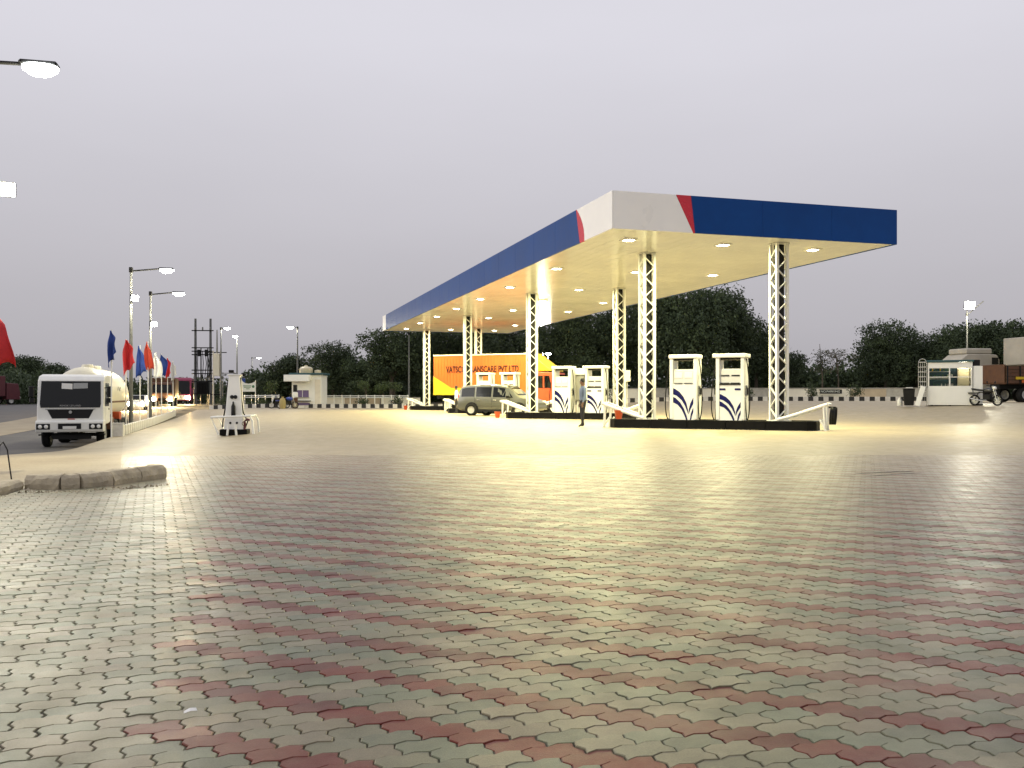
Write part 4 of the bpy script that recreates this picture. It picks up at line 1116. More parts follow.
# ------------------------------------------------------------------ people
def person(label, loc, rz, h, shirt, pose):
    t = thing('person', label, 'person', loc, rz, None)
    # local: facing +x, joints in metres for 1.72 m
    J = {'pelvis': (0, 0, .93), 'waist': (.0, 0, 1.08), 'chest': (.01, 0, 1.28), 'neck0': (-.01, 0, 1.46), 'neck': (.01, 0, 1.51), 'head0': (.025, 0, 1.58), 'head1': (.03, 0, 1.67)}
    vs_ = []; es = []; rad = []
    def v(p, r): vs_.append(p); rad.append(r); return len(vs_) - 1
    def e_(a, b): es.append((a, b))
    pv = v(J['pelvis'], (.15, .125)); wa = v(J['waist'], (.145, .11)); ch = v(J['chest'], (.17, .12)); n0 = v(J['neck0'], (.075, .07)); nk = v(J['neck'], (.055, .055)); h0 = v(J['head0'], (.078, .09)); h1 = v(J['head1'], (.078, .098))
    for a, b in ((pv, wa), (wa, ch), (ch, n0), (n0, nk), (nk, h0), (h0, h1)): e_(a, b)
    nose = v((.125, 0, 1.60), (.016, .016)); e_(h0, nose)
    for s in (-1, 1):
        ear = v((.015, s * .085, 1.61), (.012, .02)); e_(h0, ear)
        ls, fs_, ab = pose['leg'][0 if s < 0 else 1], pose['fore'][0 if s < 0 else 1], pose['arm'][0 if s < 0 else 1]
        hip = v((0, s * .09, .86), (.10, .10)); kn_ = v((ls[0], s * .1, .49), (.065, .068)); an = v((ls[1], s * .105, .10), (.042, .045)); toe = v((ls[1] + .17, s * .115, .035), (.04, .03)); hl = v((ls[1] - .04, s * .105, .04), (.04, .038))
        e_(pv, hip); e_(hip, kn_); e_(kn_, an); e_(an, toe); e_(an, hl)
        sh = v((0, s * .19, 1.40), (.068, .068)); el = v((ab, s * .255, 1.13), (.046, .046)); wr = v((fs_, s * .26, .88), (.032, .03)); pm = v((fs_ + .015, s * .262, .80), (.038, .022))
        e_(ch, sh); e_(sh, el); e_(el, wr); e_(wr, pm)
        for q in range(4):
            f1 = v((fs_ + .045 - .022 * q, s * .262, .745), (.009, .009)); f2 = v((fs_ + .055 - .020 * q, s * .252, .70 + (.012 if q in (0, 3) else 0)), (.008, .008)); e_(pm, f1); e_(f1, f2)
        t1 = v((fs_ + .06, s * .25, .80), (.010, .010)); t2 = v((fs_ + .078, s * .245, .76), (.009, .009)); e_(pm, t1); e_(t1, t2)
    me_ = bpy.data.meshes.new('body'); me_.from_pydata(vs_, es, []); ob = bpy.data.objects.new('body_rig', me_); col.objects.link(ob)
    ob.modifiers.new('skin', 'SKIN'); 
    if not me_.skin_vertices: 
        pass
    sv = me_.skin_vertices[0].data
    for i, r in enumerate(rad): sv[i].radius = (r[0], r[1]); sv[i].use_root = (i == pv)
    su = ob.modifiers.new('sub', 'SUBSURF'); su.levels = 2; su.render_levels = 2
    dg = bpy.context.evaluated_depsgraph_get(); dg.update()
    m2 = bpy.data.meshes.new_from_object(ob.evaluated_get(dg)); bpy.data.objects.remove(ob)
    m2.name = 'body'
    m2.materials.clear()
    for q in ('skin', shirt, 'trousers', 'shoe', 'hair'): m2.materials.append(MT[q])
    for p in m2.polygons:
        c = p.center; p.use_smooth = True; arm = abs(c.y) > .2 and c.z < 1.36
        if c.z < .085: mi = 3
        elif arm: mi = 0 if c.z < .90 else 1
        elif c.z < .95: mi = 2
        elif c.z < 1.475: mi = 1
        else: mi = 4 if (c.z > 1.655 or (c.x < .0 and c.z > 1.57)) else 0
        p.material_index = mi
    b = bpy.data.objects.new('body', m2); col.objects.link(b); b.parent = t
    m_ = MB(); m_.lathe([(.001, .12), (.06, .105), (.088, .06), (.092, .0), (.085, -.03)], 14, c=(.012, 0, 1.645), sy=.9); m_.build('hair', 'hair', t, smooth=True)
    m_ = MB(); m_.box((0, 0, .965), (.235, .30, .045)); m_.build('belt', 'shoe', t, bevel=.04)
    for s in (-1, 1):
        m_ = MB(); m_.lathe([(.001, .008), (.009, .004), (.011, 0)], 8, axis='x', c=(.112, s * .032, 1.635)); m_.build('eye', 'dark_plastic', t, smooth=True)
    m_ = MB(); m_.box((.116, 0, 1.55), (.008, .045, .009)); m_.build('mouth', 'maroon', t)
    t.scale = (h / 1.75,) * 3
    return t
person('man in grey blue shirt and black trousers standing before the second island pumps', Vector((PX(583, 32.1), 32.1, -.014)), R(195), 1.72, 'shirt_blue', {'leg': [(.02, -.03), (.05, .05)], 'arm': [-.03, .02], 'fore': [.02, .10]})
person('man in pale blue shirt standing at the rear of the parked car', Vector((PX(456.5, 55.5), 55.5, -.014)), R(170), 1.70, 'shirt_pale', {'leg': [(.02, -.02), (.02, .0)], 'arm': [-.02, .0], 'fore': [.06, .03]})

# ------------------------------------------------------------------ air and water stand at the left
t = thing('air_stand', 'white tapered air and water stand inside a pipe guard on the left', 'air stand', Vector((PX(235, 28.6), 28.6, zf(PX(235, 28.6), 28.6) - .014)), R(6))
m_ = MB(); vv = []
for z, w, d in ((.16, .30, .22), (1.86, .165, .15)): vv += [(-w, -d, z), (w, -d, z), (w, d, z), (-w, d, z)]
m_.add(vv, [(3, 2, 1, 0), (4, 5, 6, 7), (0, 1, 5, 4), (1, 2, 6, 5), (2, 3, 7, 6), (3, 0, 4, 7)]); m_.build('pillar', 'white_panel', t, bevel=.02, seg=2)
part_box(t, 'cap', (0, 0, 1.875), (.4, .34, .05), 'pump_panel', .01); part_box(t, 'plinth', (0, 0, .08), (.84, .56, .2), 'black_paint', .02)
for s, dx in ((-1, -.055), (1, .05)): 
    m_ = MB(); m_.lathe([(.001, -.03), (.055, -.03), (.06, -.01), (.06, .02)], 14, axis='y', c=(dx, -.195, 1.19)); m_.build('dial', 'dark_plastic', t, smooth=True)
m_ = MB(); m_.lathe([(.001, 0), (.06, 0), (.065, .02), (.065, .30), (.03, .38), (.025, .44), (.001, .45)], 12, c=(.0, -.27, .60)); m_.build('extinguisher', 'dark_plastic', t, smooth=True)
for s in (-1, 1): m_ = MB(); m_.lathe([(.001, -.02), (.035, -.02), (.035, .02)], 10, axis='y', c=(s * .10, -.215, .38)); m_.build('valve', 'dark_metal', t)
m_ = MB(); m_.tube([(-.16, -.05, 1.84), (-.21, -.1, 1.6), (-.24, -.12, 1.0), (-.33, -.15, .5), (-.34, -.2, .25)], .02, 6); m_.build('hose', 'rubber', t, smooth=True)
m_ = MB(); m_.tube([(.18, -.05, 1.8), (.21, -.12, 1.2), (.28, -.14, .7), (.42, -.16, .42), (.34, -.2, .2)], .02, 6); m_.build('hose', 'rubber', t, smooth=True)
for y0 in (-.5, .5):
    m_ = MB(); m_.tube([(-.40, y0, .02), (-.62, y0, .56), (.55, y0, .60), (.62, y0, .45), (.66, y0, .02)], .035, 8); m_.build('guard_pipe', 'white_paint', t, smooth=True)
for s in (-1, 1): m_ = MB(); m_.tube([(s * .14, -.5, .0), (s * .10, -.5, .34)], .035, 8); m_.build('guard_post', 'white_paint', t, smooth=True)
m_ = MB(); m_.tube([(.55, -.5, .60), (.55, .5, .60)], .035, 8); m_.tube([(-.62, -.5, .56), (-.62, .5, .56)], .035, 8); m_.build('guard_cross_bar', 'white_paint', t, smooth=True)
t2 = thing('standpipe', 'dark red valve pipe beside the white air stand', 'pipe', t.location + Vector((.36, -.2, 0)), 0)
m_ = MB(); m_.tube([(0, 0, 0), (0, 0, .42), (.08, 0, .5), (.16, 0, .46)], .035, 8); m_.build('pipe', 'maroon', t2, smooth=True)
m_ = MB(); m_.lathe([(.06, -.015), (.07, 0), (.06, .015), (.05, 0), (.06, -.015)], 12, axis='y', c=(0, -.06, .36), cap=False); m_.build('hand_wheel', 'maroon', t2, smooth=True)

# ------------------------------------------------------------------ street lamps
COOL, WARM = (1, .93, .68), (1, .86, .62)
def lamp_post(label, base, h, arm_dir, arm_len, power, flood=None, color=COOL, two=False, rise=.12, fl=.38, face=None, soft=.14, unlit=False, big=1):
    t = thing('street_lamp', label, 'street lamp', base, math.atan2(arm_dir[1], arm_dir[0]), 'lit lamp posts')
    m_ = MB(); m_.tube([(0, 0, 0), (0, 0, h * .5), (0, 0, h)], [.095, .075, .05], 12); m_.build('pole', 'pole_metal', t, smooth=True)
    part_box(t, 'base_plate', (0, 0, .02), (.36, .36, .05), 'pole_metal')
    part_box(t, 'pole_cap', (0, 0, h + .03), (.16, .16, .24), 'dark_metal', .02)
    for s in ((1, -1) if two else (1,)):
        m_ = MB(); m_.tube([(0, 0, h - .02), (s * arm_len, 0, h + rise)], .035, 8); m_.build('arm', 'dark_metal', t, smooth=True)
        if unlit: continue
        hd = part_box(t, 'lamp_head', (s * (arm_len + .28), 0, h + rise + .01), (.62, .26, .09), 'dark_metal', .03)
        m_ = MB(); m_.lathe([(.001, -.16), (.14, -.13), (.22, -.06), (.24, 0)], 16, c=(s * (arm_len + .3), 0, h + rise - .035), sx=1.25); m_.build('lens', 'lamp_cool', hd, smooth=True)
        lamp(t, (s * (arm_len + .3), 0, h + rise - .2), power, color, .14)
    if flood:
        fz, fd, fp = flood
        a = Vector((math.cos(fd), math.sin(fd), 0))
        m_ = MB(); m_.bar(Vector((0, 0, h * .98)), Vector((0, 0, max(fz, h * .98 + .01))), .06, .06); m_.bar(a * .05 + Vector((0, 0, fz)), a * (fl - .05) + Vector((0, 0, fz)), .05, .05); br_ = m_.build('bracket', 'dark_metal', t)
        m_ = MB(); m_.box((0, 0, 0), (.12, .34 * big, .26 * big)); f_ = m_.build('floodlight', 'dark_metal', t, bevel=.02); f_.location = a * fl + Vector((0, 0, fz)); f_.rotation_euler = (0, R(12), fd if face is None else face - math.atan2(arm_dir[1], arm_dir[0]))
        m_ = MB(); m_.box((.066, 0, 0), (.012, .30 * big, .22 * big)); m_.build('lens', 'lamp_cool', f_)
        fa = fd if face is None else face - math.atan2(arm_dir[1], arm_dir[0])
        lamp(t, tuple(a * fl + Vector((math.cos(fa), math.sin(fa), 0)) * .18 + Vector((0, 0, fz - .02)) + Vector((math.cos(fa), math.sin(fa), 0)) * (soft - .14)), fp, color, soft)
    return t
TC = lambda p: math.atan2(-p.y, -p.x)      # towards the yard
b0 = Vector((Xb(15.6), 15.6, zf(Xb(15.6), 15.6)))
pdir = (.97, .24)
AR = math.atan2(pdir[1], pdir[0])
lamp_post('nearest lamp post, its arm reaching in at the top left corner', b0, 6.9, pdir, .98, 400, (4.7, R(0), 800), rise=.0, fl=.72, face=R(-62))
b1 = G(131, 40.6); lamp_post('tall lamp post behind the tanker, arm over the yard', b1, 7.15, pdir, 1.2, 650, (5.9, R(-60), 650))
b2 = G(150.5, 49.3); lamp_post('second lamp post along the flags, slightly farther than the one by the tanker', b2, 7.05, pdir, 1.15, 900, (5.4, R(-60), 600))
lamp_post('distant lamp post behind the white air stand', G(237, 92), 7.0, (0, -1), .3, 500, None)
lamp_post('very distant small lamp post left of the tree line', G(252, 145), 7.0, (1, 0), .8, 500, None)
lamp_post('distant lamp post left of the one behind the air stand', G(221, 88), 7.6, (1, 0), .3, 400, None)
lamp_post('slim lamp post rising behind the white guard hut', G(297.5, 84), 7.3, (-1, -.1), .35, 500, None)
lamp_post('slim unlit pole lamp at the far left end of the canopy', G(409, 86), 6.9, (-.6, -.8), .2, 0, None, unlit=True)
lamp_post('lamp post with big bright floodlight and one bare arm behind the glazed kiosk', G(967, 74), 7.0, (1, -.2), 1.25, 0, (7.75, R(-78), 3000), rise=1.1, soft=.5, unlit=True, big=2.6)
lamp_post('bright short lamp post behind the orange lorry cab', G(548, 80), 4.4, (0, -1), .2, 200, (4.45, R(-90), 1500))

# ------------------------------------------------------------------ flags
def flag(label, base, h, fh, mat, seed, lean=0):
    rr = random.Random(seed); t = thing('flag', label, 'flag', base, rr.uniform(-.5, .3), 'flags along the left border')
    m_ = MB(); m_.tube([(0, 0, 0), (lean, 0, h)], [.028, .02], 8); m_.build('pole', 'white_paint', t, smooth=True)
    m_ = MB(); nu, nv = 9, 12; wd = .46
    for j in range(nv + 1):
        for i in range(nu + 1):
            a = i / nu; b = j / nv
            wv_ = .05 + .40 * ss(0, .38, b) + .06 * math.sin(b * 4 + seed)
            x = lean * (1 - b * .3) + (a - .30 + .10 * b) * wv_ + .025 * math.sin(b * 5 + seed)
            y = -.10 + .06 * math.sin(a * 10 + b * 1.6 + seed) * (.4 + b) + .03 * math.sin(b * 6 + seed * 2)
            z = h - .02 - b * (fh - .55 * a * (.6 + .4 * math.sin(seed))) - .07 * math.sin(a * 10 + seed) * b - .05 * a
            m_.v.append((x, y, z))
    for j in range(nv):
        for i in range(nu): k_ = j * (nu + 1) + i; m_.f.append([k_, k_ + 1, k_ + nu + 2, k_ + nu + 1]); m_.m.append(0)
    o = m_.build('cloth', mat, t, smooth=True)
    so = o.modifiers.new('thick', 'SOLIDIFY'); so.thickness = .004
    return t
flag('deep blue flag drooping on a white pole in front of the tanker', G(111.5, 33.6), 4.0, 1.35, 'flag_blue', 1)
flag('crimson flag drooping beside the tall lamp post', G(126, 38.5), 3.95, 1.5, 'flag_red', 2)
flag('blue flag between the crimson and the orange flags', G(140, 43.2), 3.95, 1.55, 'flag_blue', 3)
flag('orange red flag in front of the second lamp post', G(148, 47.5), 4.4, 1.55, 'flag_orange', 4)
flag('white flag just right of the orange red flag', G(156, 51.5), 4.0, 1.5, 'flag_white', 5)
flag('blue flag, the farther of the blue ones, right of the white flag', G(161.5, 55.5), 4.1, 1.5, 'flag_blue', 6)
flag('thin red flag farthest along the row of flags', G(167.5, 60), 4.0, 1.5, 'flag_red', 7)
flag('pale faded flag, the last of the row', G(173, 65), 3.9, 1.5, 'flag_white', 8)
flag('red flag cut off by the left edge, close to the camera', Vector((PX(-9, 14.2), 14.2, 0)), 2.62, 1.15, 'flag_red', 10)
t = thing('meter_box', 'small white painted concrete block at the foot of the blue flag', 'block', G(118.3, 34.6, -.05), RZV)
m_ = MB(); m_.box((0, 0, .27), (.38, .34, .54)); m_.build('block', 'white_kerb', t, bevel=.02); part_box(t, 'cap', (0, 0, .555), (.42, .38, .04), 'white_kerb', .01)

# ------------------------------------------------------------------ guard hut at the left
hp = G(306.5, 80)
t = thing('guard_hut', 'small white guard hut with sloping awning and rooftop tank', 'hut', hp, R(-2))
m_ = MB(); m_.box((0, 1.1, 1.45), (2.6, 2.2, 2.9)); m_.build('wall', 'white_paint', t, bevel=.01)
m_ = MB(); m_.box((0, 1.1, 2.99), (3.0, 2.7, .16)); rf = m_.build('roof', 'kiosk_teal', t, bevel=.02)
m_ = MB(); m_.prism([(-.95, 2.9), (-.35, 2.9), (.02, 2.9), (.02, 2.55), (-.95, 2.3), (-1.0, 2.34)], 'yz', -1.75, .45); m_.build('awning', 'white_paint', t, bevel=.01)
w_ = part_box(t, 'window', (-.35, .0, 1.25), (1.1, .05, .62), 'purple_panel'); part_box(w_, 'window_frame', (-.35, -.012, 1.58), (1.2, .06, .05), 'white_paint'); part_box(w_, 'sill', (-.35, -.04, .92), (1.2, .14, .05), 'grey_concrete'); part_box(w_, 'mullion', (-.35, -.02, 1.25), (.04, .04, .6), 'white_paint')
part_box(t, 'counter', (-.35, -.18, .62), (1.5, .3, .06), 'dark_metal'); part_box(t, 'side_panel', (1.0, -.01, 1.35), (.5, .04, 2.3), 'cream_wall'); part_box(t, 'name_strip', (-.35, -.02, .35), (1.3, .04, .22), 'purple_panel')
m_ = MB(); m_.lathe([(.55, 0), (.58, .1), (.58, .42), (.45, .55), (.15, .62), (.14, .7), (.001, .72)], 18, c=(-.35, 1.2, 3.07)); m_.build('water_tank', 'tank_plastic', rf, smooth=True)
m_ = MB(); m_.lathe([(.3, 0), (.3, .25), (.001, .32)], 14, c=(.7, 1.2, 3.07)); m_.build('small_tank', 'tank_plastic', rf, smooth=True)
t = thing('stacked_goods', 'pile of dark and white things beside the guard hut', 'clutter', G(295, 77.5), 0)
m_ = MB(); m_.box((0, 0, .45), (.4, .4, .9)); m_.build('crate', 'brown_truck', t, bevel=.02); m_ = MB(); m_.box((.05, 0, 1.15), (.36, .36, .45)); m_.build('bundle', 'white_panel', t, bevel=.06); m_ = MB(); m_.box((.02, .0, 1.7), (.3, .3, .6)); m_.build('upper_crate', 'dark_plastic', t, bevel=.02)

# sign board and railings at the left
t = thing('notice_board', 'white notice board with green lettering on posts beyond the air stand', 'sign', G(248.5, 80), 0)
m_ = MB(); m_.prism([(-.62, 1.45), (.62, 1.45), (.62, 2.35), (.3, 2.2), (0, 2.15), (-.3, 2.2), (-.62, 2.42)], 'xz', -.02, .02); bd = m_.build('board', 'sign_white', t, bevel=.005)
for s in (-1, 1): m_ = MB(); m_.tube([(s * .6, .04, 0), (s * .6, .04, 2.45)], .035, 8); m_.build('post', 'white_paint', t, smooth=True)
for q, (a, b, w) in enumerate(((-.1, 1.96, .72), (-.1, 1.84, .60), (-.05, 1.70, .3))): part_box(bd, 'text_line', (a, -.024, b), (w, .006, .06), 'green_sign')
m_ = MB(); m_.lathe([(.001, -.028), (.12, -.028), (.12, -.02)], 14, axis='y', c=(.42, 0, 1.9)); m_.build('emblem', 'green_sign', bd)
def railing(label, pxa, pxb, Ya, Yb, h, rails, posts):
    a, b = G(pxa, Ya), G(pxb, Yb); t = thing('railing', label, 'railing', a, 0, 'white pipe railings behind the kerb'); d = b - a
    for q in range(posts + 1):
        p = d * (q / posts); m_ = MB(); m_.tube([p, p + Vector((0, 0, h + .04))], .04, 6); m_.build('post', 'white_paint', t)
    for z in rails:
        m_ = MB(); m_.tube([Vector((0, 0, z)), d + Vector((0, 0, z))], .035, 6); m_.build('rail', 'white_paint', t)
railing('white pipe railing behind the striped kerb left of the guard hut', 238, 279, 83.2, 82.4, 1.15, (.95, 1.1), 6)
railing('white pipe railing behind the striped kerb right of the guard hut', 326, 408, 82.4, 80.5, 1.1, (.9, 1.05), 10)
def low_wall(label, pts, h, mat):
    t = thing('boundary_wall', label, 'wall', G(*pts[0]), 0); o0 = t.location
    for q in range(len(pts) - 1):
        a, b = G(*pts[q]) - o0, G(*pts[q + 1]) - o0
        m_ = MB(); m_.bar(a + Vector((0, 0, h / 2)), b + Vector((0, 0, h / 2)), .2, h); w_ = m_.build('wall_panel', mat if isinstance(mat, str) else mat[q % len(mat)], t, bevel=.015)
        m_ = MB(); m_.bar(a + Vector((0, 0, h + .04)), b + Vector((0, 0, h + .04)), .28, .07); m_.build('coping', 'grey_concrete', w_)
low_wall('low weathered white and tan wall behind the striped kerb on the right', [(590, 84), (640, 83.5), (690, 83), (740, 82.5), (780, 82), (808, 81.6), (850, 81.2), (886, 80.8), (930, 80.4)], 1.05, ['cream_wall', 'grey_concrete', 'cream_wall', 'grey_concrete', 'cream_wall', 'cream_wall', 'tan_wall', 'grey_concrete'])
low_wall('low cream wall behind the railing right of the guard hut', [(325, 84), (345, 84), (380, 83.6), (420, 83)], .85, ['cream_wall', 'tan_wall', 'cream_wall'])
t = thing('wall_sign', 'black sign board with white lettering on the low wall right of the canopy', 'sign', G(830.5, 80.9, .62), R(-6))
m_ = MB(); m_.box((0, -.14, .17), (1.9, .04, .38)); m_.build('board', 'black_paint', t)
text_obj('lettering', 'NO', .27, 'sign_white', t, (-.66, -.166, .17), (R(90), 0, 0), .003, 1.05)
text_obj('lettering', 'PARKING', .27, 'sign_white', t, (.2, -.166, .17), (R(90), 0, 0), .003, 1.05)

# ------------------------------------------------------------------ glazed kiosk at the right
kp = G(950, 49.6); KR = R(-24)
def kpos(x, y, z): return kp + Matrix.Rotation(KR, 3, 'Z') @ Vector((x, y, z))
t = thing('glazed_kiosk', 'small white sales kiosk with glazed front standing at the right of the yard', 'kiosk', kp, KR)
KW, KD, KH = 2.2, 1.7, 2.42
part_box(t, 'floor', (0, KD / 2, .1), (KW, KD, .1), 'white_panel', .01)
part_box(t, 'front_panel', (0, .02, .62), (KW, .05, .94), 'white_panel', .01)
part_box(t, 'header', (0, .02, 2.22), (KW, .05, .32), 'white_panel', .01)
part_box(t, 'roof', (0, KD / 2, 2.45), (KW + .14, KD + .2, .11), 'kiosk_teal', .02)
part_box(t, 'back_wall', (0, KD - .02, 1.3), (KW - .06, .05, 2.24), 'kiosk_teal'); part_box(t, 'side_wall', (-KW / 2 + .03, KD / 2, 1.3), (.05, KD - .12, 2.24), 'white_panel'); part_box(t, 'side_wall', (KW / 2 - .03, KD / 2, 1.3), (.05, KD - .12, 2.24), 'white_panel')
for x in (-KW / 2 + .04, -.02, KW / 2 - .04): part_box(t, 'mullion', (x, .02, 1.58), (.06, .07, .98), 'white_panel')
part_box(t, 'transom', (0, .02, 1.58), (KW - .1, .06, .04), 'white_panel')
gm = M('window_glass', (1, 1, 1), .02, var=0); gm.node_tree.nodes['Principled BSDF'].inputs['Transmission Weight'].default_value = 1; gm.node_tree.nodes['Principled BSDF'].inputs['IOR'].default_value = 1.2
for x in (-.55, .52):
    for z in (1.34, 1.82): part_box(t, 'pane', (x, .02, z), (1.0, .008, .44), 'window_glass')
for q in range(3): part_box(t, 'castor', (-.9 + q * .9, .2, .025), (.14, .2, .06), 'dark_plastic')
m_ = MB(); m_.tube([(.4, .8, 2.3), (.9, .8, 2.3)], .03, 8); m_.build('tube_light', 'lamp_white', t); lamp(t, (.75, .75, 2.15), 22, (1, .85, .5), .1)
t2 = thing('display_shelf', 'shelf of green and white packs inside the kiosk window', 'shelf', kpos(-.5, 1.0, .15), KR)
for z in (.8, 1.35, 1.75): part_box(t2, 'board', (0, 0, z), (1.1, .3, .03), 'white_panel')
rr = random.Random(8)
for q in range(16):
    z = (.8, 1.35, 1.75)[q % 3]; h = rr.uniform(.16, .3); part_box(t2, 'pack', (-.48 + .065 * q, -.02, z + .02 + h / 2), (.055, .14, h), rr.choice(['leaf_green', 'yellow_paint', 'sign_white', 'leaf_green', 'green_sign']), .005)
t2 = thing('fuse_cupboard', 'tan cupboard inside the right half of the kiosk', 'cupboard', kpos(.7, 1.2, .15), KR); m_ = MB(); m_.box((0, 0, 1.0), (.6, .3, 1.9)); m_.build('case', 'tank_plastic', t2, bevel=.01); part_box(t2, 'door', (0, -.16, 1.0), (.52, .02, 1.8), 'tank_plastic', .005)
t2 = thing('counter_scale', 'white weighing device on the kiosk counter by the middle mullion', 'scale', kpos(.02, .25, 1.1), KR); part_box(t2, 'base', (0, 0, .06), (.3, .26, .12), 'white_panel', .02); part_box(t2, 'stem', (0, .08, .3), (.05, .05, .4), 'white_panel'); part_box(t2, 'display', (0, .05, .56), (.26, .08, .16), 'white_panel', .02)
t2 = thing('kiosk_annexe', 'tall white panel box standing against the right side of the kiosk', 'cabinet', kpos(KW / 2 + .26, .15, -.0), KR)
m_ = MB(); m_.box((0, .3, 1.12), (.46, .8, 2.1)); m_.build('case', 'white_panel', t2, bevel=.01); part_box(t2, 'vent_box', (-.1, .3, 2.34), (.42, .5, .34), 'dark_plastic', .01); part_box(t2, 'plinth', (0, .3, .05), (.5, .84, .12), 'dark_metal')
t2 = thing('wire_rack', 'tall pale wire display rack left of the kiosk', 'rack', kpos(-KW / 2 - .27, .1, 0), KR)
for x in (-.2, .2):
    for y_ in (-.16, .16): m_ = MB(); m_.tube([(x, y_, 0), (x, y_, 2.42)], .018, 6); m_.build('upright', 'steel', t2)
for q in range(9): 
    m_ = MB(); z = .25 + q * .27; m_.tube([(-.2, -.16, z), (.2, -.16, z), (.2, .16, z), (-.2, .16, z), (-.2, -.16, z)], .012, 5)
    for w in range(1, 5): m_.tube([(-.2 + .08 * w, -.16, z), (-.2 + .08 * w, .16, z)], .007, 4)
    m_.build('wire_shelf', 'white_paint', t2)
for x in (-.1, 0, .1): m_ = MB(); m_.tube([(x, .16, .2), (x, .16, 2.4)], .008, 4); m_.build('back_wire', 'white_paint', t2)
m_ = MB(); m_.tube([(-.2, 0, 2.42), (-.12, 0, 2.56), (.0, 0, 2.6), (.12, 0, 2.56), (.2, 0, 2.42)], .02, 6); m_.build('top_hoop', 'steel', t2, smooth=True)
t2 = thing('black_bin', 'black plastic bin with pale lid left of the wire rack', 'bin', kpos(-KW / 2 - .95, .0, 0), KR)
m_ = MB(); vv = []
for z, w in ((.02, .24), (.92, .31)): vv += [(-w, -w, z), (w, -w, z), (w, w, z), (-w, w, z)]
m_.add(vv, [(3, 2, 1, 0), (4, 5, 6, 7), (0, 1, 5, 4), (1, 2, 6, 5), (2, 3, 7, 6), (3, 0, 4, 7)]); m_.build('tub', 'dark_plastic', t2, bevel=.03); part_box(t2, 'rim', (0, 0, .94), (.66, .66, .05), 'dark_plastic', .01); part_box(t2, 'lid', (.02, 0, 1.0), (.36, .5, .05), 'pump_panel', .01)
t2 = thing('leaning_board', 'white board leaning against the wire rack by the kiosk', 'board', kpos(-KW / 2 - .5, -.35, 0), KR)
m_ = MB(); m_.box((0, 0, 0), (.26, .03, 1.12)); o = m_.build('panel', 'white_panel', t2, bevel=.005); o.location = (.12, 0, .55); o.rotation_euler = (R(-6), R(16), 0)
t2 = thing('plastic_jar', 'small white container on the ground left of the black bin', 'container', kpos(-KW / 2 - 1.42, .1, 0), KR); m_ = MB(); m_.lathe([(.13, 0), (.14, .03), (.14, .3), (.08, .38), (.08, .44), (.001, .44)], 12); m_.build('jar', 'pump_panel', t2, smooth=True)

# ------------------------------------------------------------------ power line structures
def h_frame(label, base, h, w, rz, full=True):
    t = thing('transformer_structure', label, 'power structure', base, rz)
    for s in (-.42, .5):
        m_ = MB(); m_.tube([(s * w / 2, .5, 0), (s * w / 2, .5, h * .66)], [.09, .07], 8); m_.build('inner_post', 'pole_metal', t, smooth=True)
    for s in (-1, 1):
        m_ = MB(); m_.tube([(s * w / 2, 0, 0), (s * w / 2, 0, h)], [.20, .13], 8); m_.build('pole', 'pole_metal', t, smooth=True)
    for f in (.86, .66, .62, .58, .40, .36, .27):
        m_ = MB(); m_.box((0, -.16, h * f), (w * 1.45, .1, .12)); arm = m_.build('cross_arm', 'dark_metal', t)
        if f in (.86, .64):
            for q in (-1, 0, 1):
                m_ = MB(); m_.lathe([(.05, 0), (.11, .06), (.06, .12), (.11, .18), (.06, .24), (.10, .30), (.03, .38)], 10, c=(q * w * .5, -.16, h * f + .06)); m_.build('insulator', 'letter_grey', arm, smooth=True)
    for q in (-.42, -.3, -.12, 0, .16, .3, .42):
        m_ = MB(); m_.tube([(q * w, -.2, h * .62), (q * w * 1.3 + .1, -.25, h * .48), (q * w * .9, -.22, h * .3)], .045, 5); m_.build('jumper', 'dark_metal', t, smooth=True)
    for q in (-.25, .25):
        part_box(t, 'switch_box', (q * w, -.2, h * .60), (.34, .3, .8), 'dark_metal', .03)
    tr = part_box(t, 'transformer', (0, -.1, h * .20), (w * .72, .7, h * .14), 'dark_metal', .04)
    for q in range(7): part_box(tr, 'fin', (-w * .3 + q * w * .1, -.5, h * .20), (.04, .2, h * .12), 'dark_metal')
    for q in (-.2, 0, .2): m_ = MB(); m_.lathe([(.05, 0), (.09, .08), (.05, .16), (.09, .24), (.04, .4)], 8, c=(q * w, -.1, h * .27)); m_.build('bushing', 'letter_grey', tr, smooth=True)
    part_box(t, 'platform', (0, -.1, h * .125), (w * 1.1, .8, .1), 'dark_metal')
    return t
h_frame('twin pole transformer structure left of centre, tallest against the sky', G(203, 108), 10.2, 1.75, R(4))
t = thing('switch_tower', 'pale steel switchgear tower right of the twin pole structure', 'power structure', G(217, 104), 0)
for s in (-1, 1): m_ = MB(); m_.tube([(s * .42, 0, 0), (s * .42, 0, 6.2)], .09, 6); m_.build('leg', 'cream_wall', t)
m_ = MB(); m_.box((0, 0, 4.6), (.62, .5, 2.6)); m_.build('cabinet', 'tank_cream', t, bevel=.03); m_ = MB(); m_.tube([(0, 0, 5.9), (0, 0, 8.6)], [.12, .06], 8); m_.build('mast', 'letter_grey', t)
for z in (6.0, 3.0, 1.2): part_box(t, 'cross_arm', (0, 0, z), (2.2 if z > 5 else 1.4, .1, .1), 'dark_metal')
t = thing('pipe_gantry', 'thin steel gantry of pipes behind the air stand', 'power structure', G(228.5, 98), 0)
for s in (-1, 1): m_ = MB(); m_.tube([(s * .6, 0, 0), (s * .6, 0, 3.6)], .05, 6); m_.build('leg', 'pole_metal', t)
for z in (1.3, 2.2, 2.9, 3.5): part_box(t, 'cross_bar', (0, 0, z), (1.7, .07, .07), 'pole_metal')
part_box(t, 'switch', (.3, 0, 3.7), (.5, .3, .3), 'dark_metal', .04)
